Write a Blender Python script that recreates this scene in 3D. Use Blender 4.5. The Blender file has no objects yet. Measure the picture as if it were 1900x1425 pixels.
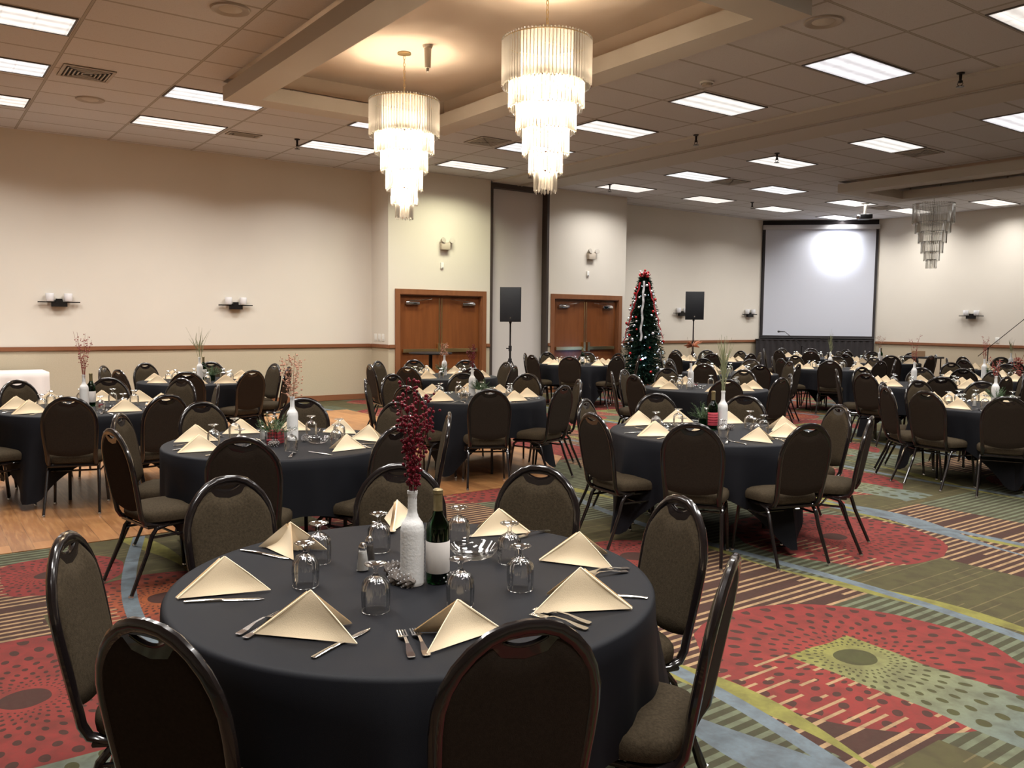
import bpy, bmesh, math, random
from math import sin, cos, pi, radians, atan2, hypot, sqrt
from mathutils import Vector, Matrix

random.seed(7)
scene = bpy.context.scene
COL = scene.collection

# ------------------------------------------------------------------ camera
F_PX = 1559.8
YAW, PITCH, ROLL = 0.944207, -0.0769987, 0.01009249
fw = Vector((-sin(YAW) * cos(PITCH), cos(YAW) * cos(PITCH), sin(PITCH)))
r0 = Vector((cos(YAW), sin(YAW), 0))
u0 = r0.cross(fw)
rt = r0 * cos(ROLL) + u0 * sin(ROLL)
up = rt.cross(fw)
cd = bpy.data.cameras.new('camera')
cam = bpy.data.objects.new('camera', cd)
COL.objects.link(cam)
cam.matrix_world = Matrix(((rt.x, up.x, -fw.x, 0), (rt.y, up.y, -fw.y, 0), (rt.z, up.z, -fw.z, 1.6), (0, 0, 0, 1)))
cd.sensor_fit = 'HORIZONTAL'
cd.sensor_width = 36.0
cd.lens = 36.0 * F_PX / 1900.0
cd.clip_start = 0.05
cd.clip_end = 100
scene.camera = cam

# ------------------------------------------------------------------ world, exposure
w = bpy.data.worlds.new('world')
scene.world = w
w.use_nodes = True
w.node_tree.nodes['Background'].inputs[0].default_value = (0.9, 0.85, 0.8, 1)
w.node_tree.nodes['Background'].inputs[1].default_value = 0.02
vs = scene.view_settings
vs.view_transform = 'Standard'
vs.look = 'None'
vs.gamma = 1.0
vs.use_curve_mapping = False
vs.exposure = 0.0
scene.cycles.use_denoising = True
scene.cycles.max_bounces = 10
scene.cycles.transparent_max_bounces = 16
scene.cycles.transmission_bounces = 8
scene.cycles.sample_clamp_indirect = 6.0
scene.cycles.caustics_reflective = False
scene.cycles.caustics_refractive = False

TROFFER_W = 62.0
CHAND_W = 185.0
ROOM_H = 4.42
TROFFERS = []
for cx_, cy_ in [(-9.45, .85), (-11.3, .85), (-13.15, .85), (-7.5, .85), (-5.55, .85), (-3.6, .85), (-1.65, .85), (.3, .85),
                 (-11.32, 3.43), (-13.2, 3.43), (-3.6, 3.43), (-1.65, 3.43), (.3, 3.43),
                 (-13.27, 6.02), (-11.35, 6.02), (-3.6, 6.02), (-1.65, 6.02),
                 (-13.3, 8.66), (-11.36, 8.66), (-9.44, 8.66), (-7.52, 8.72), (-5.54, 8.74), (-3.6, 8.74), (-1.65, 8.74),
                 (-13.37, 12.64), (-11.43, 12.7), (-9.5, 12.75), (-7.55, 12.78), (-5.55, 12.8), (-3.6, 12.8), (-1.65, 12.8),
                 (-13.4, 15.3), (-11.5, 15.35), (-13.43, 17.93), (-11.65, 18.3), (-13.45, 20.55), (-11.52, 20.7), (-9.52, 20.72), (-7.5, 20.7), (-5.5, 20.7), (-3.6, 20.7), (0, 17.9)]:
    TROFFERS.append((cx_, cy_))
TINT = [(1.0, .93, .86), (.97, .96, 1.0), (1, .97, .92), (.95, .98, 1.0)]
for i, (x, y) in enumerate(TROFFERS):
    ld = bpy.data.lights.new('troffer_lamp', 'AREA')
    ld.shape = 'RECTANGLE'; ld.size = .52; ld.size_y = 1.16
    ld.energy = TROFFER_W * (0.78 if y > 10 else 1.0)
    ld.spread = radians(140)
    ld.color = (1, .972, .925) if y < 10 else (1.0, .975, .94)
    if abs(x + 13.3) < .1 and 8 < y < 9: ld.color = (1, .99, .72)
    lo = bpy.data.objects.new('troffer_lamp', ld)
    COL.objects.link(lo)
    lo.location = (x, y, ROOM_H - .03)
    lo.visible_camera = False

# ------------------------------------------------------------------ node helpers
class E:
    """expression wrapper around a float socket"""
    nt = None
    def __init__(s, v): s.v = v
    @staticmethod
    def m(op, *a):
        n = E.nt.nodes.new('ShaderNodeMath'); n.operation = op
        for i, x in enumerate(a):
            if isinstance(x, E): x = x.v
            if isinstance(x, (int, float)): n.inputs[i].default_value = x
            else: E.nt.links.new(x, n.inputs[i])
        return E(n.outputs[0])
    def __add__(s, o): return E.m('ADD', s, o)
    __radd__ = __add__
    def __sub__(s, o): return E.m('SUBTRACT', s, o)
    def __rsub__(s, o): return E.m('SUBTRACT', o, s)
    def __mul__(s, o): return E.m('MULTIPLY', s, o)
    __rmul__ = __mul__
    def __truediv__(s, o): return E.m('DIVIDE', s, o)
    def lt(s, o): return E.m('LESS_THAN', s, o)
    def gt(s, o): return E.m('GREATER_THAN', s, o)
    def fl(s): return E.m('FLOOR', s)
    def fr(s): return E.m('FRACT', s)
    def ab(s): return E.m('ABSOLUTE', s)
    def si(s): return E.m('SINE', s)
    def mn(s, o): return E.m('MINIMUM', s, o)
    def mx(s, o): return E.m('MAXIMUM', s, o)

def newmat(name):
    m = bpy.data.materials.new(name); m.use_nodes = True
    return m, m.node_tree, m.node_tree.nodes['Principled BSDF']

def noise(nt, scale, detail=3, coord='Object', dist=0):
    tc = nt.nodes.new('ShaderNodeTexCoord'); n = nt.nodes.new('ShaderNodeTexNoise')
    n.inputs['Scale'].default_value = scale; n.inputs['Detail'].default_value = detail
    n.inputs['Distortion'].default_value = dist
    nt.links.new(tc.outputs[coord], n.inputs['Vector'])
    return n

def mat(name, col, rough=.6, metal=0, var=0, vscale=20, bump=0, bscale=200, sheen=0, spec=.5, trans=0, ior=1.45, coat=0, emit=None, es=0):
    m, nt, b = newmat(name)
    b.inputs['Base Color'].default_value = (*col, 1)
    b.inputs['Roughness'].default_value = rough
    b.inputs['Metallic'].default_value = metal
    b.inputs['Specular IOR Level'].default_value = spec
    b.inputs['Transmission Weight'].default_value = trans
    b.inputs['IOR'].default_value = ior
    b.inputs['Coat Weight'].default_value = coat
    if sheen:
        b.inputs['Sheen Weight'].default_value = sheen
        b.inputs['Sheen Roughness'].default_value = .4
    if emit:
        b.inputs['Emission Color'].default_value = (*emit, 1); b.inputs['Emission Strength'].default_value = es
    if var:
        n = noise(nt, vscale); r = nt.nodes.new('ShaderNodeMix'); r.data_type = 'RGBA'
        r.inputs[6].default_value = (*[c * (1 - var) for c in col], 1); r.inputs[7].default_value = (*[min(1, c * (1 + var)) for c in col], 1)
        nt.links.new(n.outputs[0], r.inputs[0]); nt.links.new(r.outputs[2], b.inputs['Base Color'])
    if bump:
        n = noise(nt, bscale); bp = nt.nodes.new('ShaderNodeBump'); bp.inputs['Strength'].default_value = bump; bp.inputs['Distance'].default_value = .002
        nt.links.new(n.outputs[0], bp.inputs['Height']); nt.links.new(bp.outputs[0], b.inputs['Normal'])
    return m

def mixc(nt, fac, a, b):
    n = nt.nodes.new('ShaderNodeMix'); n.data_type = 'RGBA'
    if isinstance(fac, E): fac = fac.v
    if isinstance(fac, (int, float)): n.inputs[0].default_value = fac
    else: nt.links.new(fac, n.inputs[0])
    for i, c in ((6, a), (7, b)):
        if isinstance(c, tuple): n.inputs[i].default_value = (*c, 1)
        else: nt.links.new(c, n.inputs[i])
    return n.outputs[2]

# ---- paints
def wall_mat():
    m, nt, b = newmat('wall_vinyl'); E.nt = nt
    g = nt.nodes.new('ShaderNodeNewGeometry'); s = nt.nodes.new('ShaderNodeSeparateXYZ'); nt.links.new(g.outputs['Position'], s.inputs[0])
    z = E(s.outputs[2])
    n = noise(nt, 1.5, 2); n2 = noise(nt, 60, 3)
    upc = mixc(nt, n.outputs[0], (.67, .62, .545), (.71, .66, .58))
    loc = mixc(nt, n2.outputs[0], (.46, .395, .285), (.54, .465, .345))
    c = mixc(nt, z.lt(1.05), upc, loc)
    nt.links.new(c, b.inputs['Base Color']); b.inputs['Roughness'].default_value = .7; b.inputs['Specular IOR Level'].default_value = .25
    bp = nt.nodes.new('ShaderNodeBump'); bp.inputs['Strength'].default_value = .15; bp.inputs['Distance'].default_value = .002
    n3 = noise(nt, 150, 2); nt.links.new(n3.outputs[0], bp.inputs['Height']); nt.links.new(bp.outputs[0], b.inputs['Normal'])
    return m

def ceil_mat():
    m, nt, b = newmat('acoustic_tile'); E.nt = nt
    g = nt.nodes.new('ShaderNodeNewGeometry'); s = nt.nodes.new('ShaderNodeSeparateXYZ'); nt.links.new(g.outputs['Position'], s.inputs[0])
    x, y = E(s.outputs[0]), E(s.outputs[1])
    fx = ((x + 9.775) / .65).fr(); far = y.gt(10.6)
    yy = y - .2 + far * (-.68)
    fy = (yy / 1.3).fr()
    ex = (fx - .5).ab(); ey = (fy - .5).ab()
    ln = (ex.gt(.5 - .016)).mx(ey.gt(.5 - .008))
    sh = (ex.gt(.5 - .026)).mx(ey.gt(.5 - .013))
    ix = ((x + 9.775) / .65).fl(); iy = (yy / 1.3).fl()
    wn = nt.nodes.new('ShaderNodeTexWhiteNoise'); cb = nt.nodes.new('ShaderNodeCombineXYZ')
    nt.links.new(ix.v, cb.inputs[0]); nt.links.new(iy.v, cb.inputs[1]); nt.links.new(cb.outputs[0], wn.inputs[0])
    tile = mixc(nt, wn.outputs[0], (.585, .585, .60), (.635, .635, .65))
    n = noise(nt, 120, 2); rr = nt.nodes.new('ShaderNodeMath'); rr.operation = 'GREATER_THAN'; rr.inputs[1].default_value = .62; nt.links.new(n.outputs[0], rr.inputs[0])
    tile = mixc(nt, E(rr.outputs[0]) * .35, tile, (.42, .40, .37))
    c = mixc(nt, sh, tile, (.27, .255, .235)); c = mixc(nt, ln, c, (.42, .40, .37))
    nt.links.new(c, b.inputs['Base Color']); b.inputs['Roughness'].default_value = .9
    return m

def carpet_mat():
    m, nt, b = newmat('patterned_carpet'); E.nt = nt
    g = nt.nodes.new('ShaderNodeNewGeometry'); s = nt.nodes.new('ShaderNodeSeparateXYZ'); nt.links.new(g.outputs['Position'], s.inputs[0])
    X, Y = E(s.outputs[0]), E(s.outputs[1])
    nz = noise(nt, 2.2, 2); wob = (E(nz.outputs[0]) - .5)
    brown, tan, olive, sage, lime, blue, red, dark = (.046, .021, .018), (.33, .215, .115), (.066, .062, .028), (.12, .14, .09), (.20, .19, .05), (.125, .16, .185), (.185, .026, .026), (.050, .020, .018)
    def hash2(a, c, k):
        wn = nt.nodes.new('ShaderNodeTexWhiteNoise'); wn.noise_dimensions = '3D'; cb = nt.nodes.new('ShaderNodeCombineXYZ')
        nt.links.new(a.v, cb.inputs[0]); nt.links.new(c.v, cb.inputs[1]); cb.inputs[2].default_value = k; nt.links.new(cb.outputs[0], wn.inputs[0])
        return E(wn.outputs[0])
    # stripes run along Y
    st_i = (X / .062).fl(); st = (X / .062).fr()
    rowc = (Y / .9 + hash2(st_i * 1.0, st_i * 0.0, 3.0) * .9).fl()
    h1 = hash2(st_i, rowc, 1.0)
    tanm = st.lt(.38) * h1.gt(.10)
    c = mixc(nt, tanm, brown, tan)
    # large blocks
    bx = (X / 1.15 + .35); by = (Y / 1.45 + .1 + (bx.fl() * .37))
    hb = hash2(bx.fl(), by.fl(), 5.0)
    sagec = mixc(nt, st.lt(.45), (.045, .05, .028), sage)
    c = mixc(nt, hb.gt(.62), c, sagec)
    olc = mixc(nt, st.lt(.14) * h1.gt(.5), olive, (.125, .105, .05))
    c = mixc(nt, hb.lt(.26), c, olc)
    # explicit olive block near right
    box = lambda x0, x1, y0, y1: X.gt(x0) * X.lt(x1) * Y.gt(y0) * Y.lt(y1)
    c = mixc(nt, box(-2.95, -1.6, 4.72 - .1, 5.7), c, olc)
    c = mixc(nt, box(-1.56, -.8, 2.5, 3.18), c, olc)
    c = mixc(nt, box(-4.6, -2.95, 4.55, 4.98), c, sagec)
    c = mixc(nt, box(-6.5, -5.4, .9, 2.6), c, olc)
    c = mixc(nt, box(-3.2, -1.7, 1.6, 2.75), c, sagec)
    # discs on a skew lattice
    def disc(c, ox, oy, R, lim=None, ax=(-1.4, 1.95), bxv=(-3.13, -1.34), rect=True, hot=(.225, .034, .029)):
        det = ax[0] * bxv[1] - ax[1] * bxv[0]
        dx, dy = X - ox + wob * .1, Y - oy + wob * .1
        u = (dx * bxv[1] - dy * bxv[0]) / det + .5
        v = (dy * ax[0] - dx * ax[1]) / det + .5
        fu = u.fr() - .5; fv = v.fr() - .5
        lx = fu * ax[0] + fv * bxv[0]; ly = fu * ax[1] + fv * bxv[1]
        r = E.m('SQRT', lx * lx + ly * ly)
        inside = r.lt(R)
        if lim is not None: inside = inside * lim
        th = E.m('ARCTAN2', ly, lx)
        k = 34 / (2 * pi)
        wv = E.m('LOGARITHM', r.mx(.01) / .1, math.e) * k
        ring = wv.fl(); tt = th * k + ring * .5
        cu = wv.fr() - .5; cv = tt.fr() - .5
        dot = (cu * cu * 1.0 + cv * cv * 2.2).lt(.085) * r.gt(.13) * r.lt(R * .95)
        redc = mixc(nt, E.m('MULTIPLY', (R - r) / R, 1.0).mx(0.0), red, hot)
        d = mixc(nt, dot, redc, dark)
        d = mixc(nt, r.lt(.1), d, dark)
        # tan dashes over the lower part
        dash = st.lt(.28) * ly.lt(-.26) * lx.gt(-.25) * (((Y * 2.3) + h1 * 2).fr()).lt(.6)
        d = mixc(nt, dash, d, tan)
        c = mixc(nt, inside, c, d)
        if rect:
            gx = ((lx + .2) / 1.0).mx(0).mn(1)
            gc = mixc(nt, gx, (.20, .19, .05), (.12, .15, .13))
            gd = (cu * cu + cv * cv * 2).lt(.08)
            gc = mixc(nt, gd * r.gt(.14), gc, (.05, .055, .022))
            gc = mixc(nt, r.lt(.1), gc, (.05, .055, .022))
            c = mixc(nt, lx.gt(-.2) * lx.lt(1.05) * (ly + .03).ab().lt(.235) * (X.gt(-3.3) * Y.lt(4.6)).mx(Y.gt(6.9)), c, gc)
        return c
    c = disc(c, -2.2, 3.65, .75)
    c = disc(c, -4.95, 1.15, .5, lim=X.lt(-4.2), rect=False, hot=(.36, .10, .03))
    c = disc(c, -4.05, 3.98, .42, lim=X.lt(-3.4), rect=False)
    # waving bands
    def band(c, y0, per, col, wd, ph, amp=.22, wl=4.2, taper=True):
        yy = Y - y0 + (X * (2 * pi / wl) + ph).si() * amp + X * .12
        f = (yy / per + .5).fr() - .5
        wdt = ((X * (2 * pi / 1.9) + ph * 1.7).si() * .5 + .62) * wd if taper else wd
        return mixc(nt, E.m('LESS_THAN', (f * per).ab(), wdt), c, col)
    c = band(c, 4.30, 1.86, lime, .075, 2.0, .18, 3.4)
    c = band(c, 4.24, 1.86, blue, .042, 1.2, .14, 5.2, taper=False)
    c = band(c, 2.34, 3.72, blue, .12, .4, .12, 3.0)
    # pile
    n2 = noise(nt, 45, 4); c = mixc(nt, E(n2.outputs[0]) * .45, c, (.075, .05, .035))
    n4 = noise(nt, 9, 4, dist=.4); c = mixc(nt, ((E(n4.outputs[0]) - .42) * 1.4).mx(0).mn(.38), c, (.035, .025, .02))
    nt.links.new(c, b.inputs['Base Color']); b.inputs['Roughness'].default_value = .95; b.inputs['Specular IOR Level'].default_value = .1
    n3 = noise(nt, 700, 2); bp = nt.nodes.new('ShaderNodeBump'); bp.inputs['Strength'].default_value = .4; bp.inputs['Distance'].default_value = .003
    nt.links.new(n3.outputs[0], bp.inputs['Height']); nt.links.new(bp.outputs[0], b.inputs['Normal'])
    return m

def plank_mat():
    m, nt, b = newmat('plank_floor'); E.nt = nt
    tc = nt.nodes.new('ShaderNodeTexCoord')
    br = nt.nodes.new('ShaderNodeTexBrick'); nt.links.new(tc.outputs['Object'], br.inputs[0])
    br.inputs['Scale'].default_value = 1; br.inputs['Brick Width'].default_value = .95; br.inputs['Row Height'].default_value = .135
    br.inputs['Mortar Size'].default_value = .0018; br.offset = .37
    br.inputs['Color1'].default_value = (.36, .165, .06, 1); br.inputs['Color2'].default_value = (.17, .068, .025, 1); br.inputs['Mortar'].default_value = (.1, .045, .02, 1)
    br.inputs['Bias'].default_value = -.15
    mp = nt.nodes.new('ShaderNodeMapping'); mp.inputs['Scale'].default_value = (2.2, 22, 1); nt.links.new(tc.outputs['Object'], mp.inputs[0])
    n = nt.nodes.new('ShaderNodeTexNoise'); n.inputs['Scale'].default_value = 1.6; n.inputs['Detail'].default_value = 4; n.inputs['Distortion'].default_value = .6
    nt.links.new(mp.outputs[0], n.inputs['Vector'])
    f = (E(n.outputs[0]) - .45) * 2.2
    c = mixc(nt, f.mx(0).mn(.6), br.outputs[0], (.44, .23, .09))
    nt.links.new(c, b.inputs['Base Color']); b.inputs['Roughness'].default_value = .34
    return m

def wood_mat(name, c1, c2, rough=.4, along='Z', sc=1.0):
    m, nt, b = newmat(name)
    tc = nt.nodes.new('ShaderNodeTexCoord'); mp = nt.nodes.new('ShaderNodeMapping')
    mp.inputs['Scale'].default_value = {'Z': (14, 14, 1.4), 'X': (1.4, 14, 14), 'Y': (14, 1.4, 14)}[along]
    nt.links.new(tc.outputs['Object'], mp.inputs[0])
    n = nt.nodes.new('ShaderNodeTexNoise'); n.inputs['Scale'].default_value = 1.3 * sc; n.inputs['Detail'].default_value = 5; n.inputs['Distortion'].default_value = .5
    nt.links.new(mp.outputs[0], n.inputs['Vector'])
    c = mixc(nt, n.outputs[0], c1, c2)
    nt.links.new(c, b.inputs['Base Color']); b.inputs['Roughness'].default_value = rough
    return m

def diffuser_mat(tint):
    m, nt, b = newmat('prismatic_diffuser'); E.nt = nt
    g = nt.nodes.new('ShaderNodeTexCoord'); s = nt.nodes.new('ShaderNodeSeparateXYZ'); nt.links.new(g.outputs['Object'], s.inputs[0])
    x, y = E(s.outputs[0]), E(s.outputs[1])
    # tubes glow brighter behind the lens; lens is cut in squares
    tubes = ((x * (2 * pi / .19)) + pi / 2).si() * .5 + .5
    grid = ((x / .18).fr() - .5).ab().gt(.46).mx(((y / .29).fr() - .5).ab().gt(.475))
    n = noise(nt, 9, 3)
    st = tubes * .45 + .72 + (E(n.outputs[0]) - .5) * .5 - grid * .22
    b.inputs['Base Color'].default_value = (.5, .5, .5, 1)
    b.inputs['Emission Color'].default_value = (*tint, 1)
    nt.links.new(st.v, b.inputs['Emission Strength'])
    return m

def glass_mat(name, col=(.995, .995, .995), edge=.965):
    """thin-walled glass: clear straight through, mirror-like and slightly grey towards grazing angles"""
    m, nt, b = newmat(name)
    out = nt.nodes['Material Output']
    lw = nt.nodes.new('ShaderNodeLayerWeight'); lw.inputs[0].default_value = .2
    tr = nt.nodes.new('ShaderNodeBsdfTransparent')
    nt.links.new(mixc(nt, lw.outputs['Facing'], col, tuple(c * edge for c in col)), tr.inputs[0])
    gl = nt.nodes.new('ShaderNodeBsdfGlossy'); gl.inputs['Roughness'].default_value = .03; gl.inputs[0].default_value = (1, 1, 1, 1)
    fr = nt.nodes.new('ShaderNodeFresnel'); fr.inputs[0].default_value = 1.45
    E.nt = nt; fac = E(fr.outputs[0]) * .8
    mx = nt.nodes.new('ShaderNodeMixShader'); nt.links.new(fac.v, mx.inputs[0])
    nt.links.new(tr.outputs[0], mx.inputs[1]); nt.links.new(gl.outputs[0], mx.inputs[2]); nt.links.new(mx.outputs[0], out.inputs[0])
    return m

def crystal_mat(name, lit):
    m, nt, b = newmat(name)
    out = nt.nodes['Material Output']
    tr = nt.nodes.new('ShaderNodeBsdfTransparent'); tr.inputs[0].default_value = (.93, .93, .92, 1)
    tl = nt.nodes.new('ShaderNodeBsdfTranslucent'); tl.inputs[0].default_value = (.95, .92, .86, 1)
    gl = nt.nodes.new('ShaderNodeBsdfGlossy'); gl.inputs['Roughness'].default_value = .08; gl.inputs[0].default_value = (.95, .95, .95, 1)
    m1 = nt.nodes.new('ShaderNodeMixShader'); m1.inputs[0].default_value = .68 if lit else .12
    nt.links.new(tr.outputs[0], m1.inputs[1]); nt.links.new(tl.outputs[0], m1.inputs[2])
    fr = nt.nodes.new('ShaderNodeFresnel'); fr.inputs[0].default_value = 1.5
    m2 = nt.nodes.new('ShaderNodeMixShader'); nt.links.new(fr.outputs[0], m2.inputs[0])
    nt.links.new(m1.outputs[0], m2.inputs[1]); nt.links.new(gl.outputs[0], m2.inputs[2])
    nt.links.new(m2.outputs[0], out.inputs[0])
    return m

M = {}
M['wall'] = wall_mat()
M['ceil'] = ceil_mat()
M['carpet'] = carpet_mat()
M['plank'] = plank_mat()
M['plaster'] = mat('smooth_plaster', (.56, .53, .48), .85, bump=.1, bscale=90)
M['cofferpaint'] = mat('coffer_paint', (.68, .57, .47), .8, var=.03, vscale=2)
M['trimwood'] = wood_mat('oak_trim', (.27, .115, .055), (.19, .07, .032), .35, 'Y')
M['framewood'] = wood_mat('oak_frame', (.27, .11, .048), (.18, .066, .028), .35, 'Z')
M['doorwood'] = wood_mat('door_veneer', (.25, .085, .026), (.13, .038, .012), .3, 'Z', .8)
M['brass'] = mat('brass', (.75, .58, .30), .3, 1)
M['chrome'] = mat('chrome', (.75, .75, .76), .15, 1)
M['steel'] = mat('cutlery_steel', (.82, .81, .80), .16, 1)
M['darkmetal'] = mat('dark_metal', (.02, .018, .018), .35, .6)
M['frame'] = mat('bronze_frame', (.010, .007, .007), .2, .2, coat=.6)
M['blackplastic'] = mat('black_plastic', (.012, .012, .014), .45, var=.1, vscale=50)
M['grille'] = mat('speaker_grille', (.010, .011, .014), .6, bump=.5, bscale=500)
M['fabric'] = mat('chair_fabric', (.043, .032, .020), .95, var=.6, vscale=110, bump=.6, bscale=300, spec=.08)
M['fabricback'] = mat('chair_back_fabric', (.025, .018, .013), .9, var=.3, vscale=110, bump=.3, bscale=350, spec=.1)
M['cloth'] = mat('black_tablecloth', (.0070, .0073, .0098), .62, bump=.15, bscale=600, spec=.17)
M['whitecloth'] = mat('white_tablecloth', (.80, .76, .74), .85, bump=.2, bscale=300)
M['napkin'] = mat('cream_napkin', (.93, .75, .51), .85, bump=.25, bscale=500, sheen=.2)
M['glass'] = glass_mat('clear_glass')
M['greenglass'] = glass_mat('green_glass', (.12, .34, .15), .5)
M['whitebottle'] = mat('twine_wrapped_white', (.68, .67, .66), .6, bump=.6, bscale=120)
M['label'] = mat('paper_label', (.62, .58, .55), .7, var=.04)
M['foil'] = mat('gold_foil', (.20, .155, .075), .4, .5, var=.3, vscale=60)
M['redlabel'] = mat('red_label', (.42, .05, .07), .6)
M['berry'] = mat('red_glitter_berry', (.14, .006, .016), .25, .3, var=.6, vscale=400)
M['twigbrown'] = mat('dried_brown_twig', (.20, .085, .045), .7, var=.3)
M['twigred'] = mat('dull_red_twig', (.26, .05, .04), .6, var=.3)
M['grass'] = mat('dried_green_grass', (.25, .26, .14), .7, var=.3)
M['blossom'] = mat('pink_brown_blossom', (.46, .24, .16), .7, var=.3)
M['copper'] = mat('copper_petal', (.40, .15, .08), .35, .5)
M['pine'] = mat('pine_greenery', (.045, .085, .03), .6, var=.4, vscale=40)
M['cone'] = mat('frosted_cone', (.22, .19, .17), .7, var=.5, vscale=200)
M['frost'] = mat('cone_tip_frost', (.50, .50, .52), .8)
M['salt'] = mat('white_salt', (.80, .79, .76), .6)
M['pepper'] = mat('ground_pepper', (.10, .085, .075), .7, var=.5, vscale=300)
M['treegreen'] = mat('tree_needles', (.006, .018, .009), .8, var=.5, vscale=30, spec=.1)
M['redribbon'] = mat('red_ribbon', (.42, .02, .03), .35, var=.3, vscale=60)
M['whiteribbon'] = mat('white_ribbon', (.62, .60, .60), .5)
M['redball'] = mat('red_ornament', (.45, .02, .02), .18, .5)
M['silverball'] = mat('silver_ornament', (.72, .72, .72), .2, .7)
M['bulb'] = mat('cool_led', (.8, .9, 1), .4, emit=(.55, .78, 1.0), es=5)
M['bulbbig'] = mat('bright_led', (.8, .9, 1), .4, emit=(.45, .72, 1.0), es=14)
M['screen'] = mat('projection_fabric', (.60, .625, .71), .7)
M['screencase'] = mat('screen_case', (.50, .50, .52), .5)
M['charcoal'] = mat('charcoal_drape', (.030, .026, .028), .8, var=.3, vscale=4)
M['panel'] = mat('partition_panel', (.62, .57, .55), .7, bump=.15, bscale=200)
M['jamb'] = mat('dark_bronze_jamb', (.055, .04, .034), .5)
M['whiteplastic'] = mat('white_plastic', (.75, .74, .70), .4)
M['beigeplastic'] = mat('beige_plastic', (.50, .43, .35), .4)
M['ventmetal'] = mat('painted_vent', (.40, .36, .31), .5)
M['black'] = mat('matte_black', (.006, .006, .006), .8)
M['opal'] = mat('opal_glass', (.80, .80, .82), .25)
M['lightframe'] = mat('troffer_frame', (.10, .09, .085), .5)
M['orangecard'] = mat('tan_card', (.52, .33, .19), .8)
M['yellowcard'] = mat('yellow_plastic', (.55, .38, .06), .6)
M['lilac'] = mat('lilac_plate', (.60, .56, .85), .5)
M['candle'] = mat('red_candle', (.30, .02, .03), .4)
M['crystal'] = crystal_mat('lit_crystal', True)
M['crystaloff'] = crystal_mat('unlit_crystal', False)
M['chandbulb'] = mat('lamp_bulb', (1, .9, .75), .4, emit=(1, .84, .62), es=22)
DIFF = [diffuser_mat(t) for t in TINT]

# ------------------------------------------------------------------ object helpers
def tag(o, label=None, cat=None, group=None, kind=None):
    if label: o['label'] = label
    if cat: o['category'] = cat
    if group: o['group'] = group
    if kind: o['kind'] = kind
    return o

def empty(name, loc=(0, 0, 0), rz=0, label=None, cat=None, group=None):
    o = bpy.data.objects.new(name, None); COL.objects.link(o)
    o.location = loc; o.rotation_euler = (0, 0, rz); o.empty_display_size = .1
    return tag(o, label, cat, group)

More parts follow.
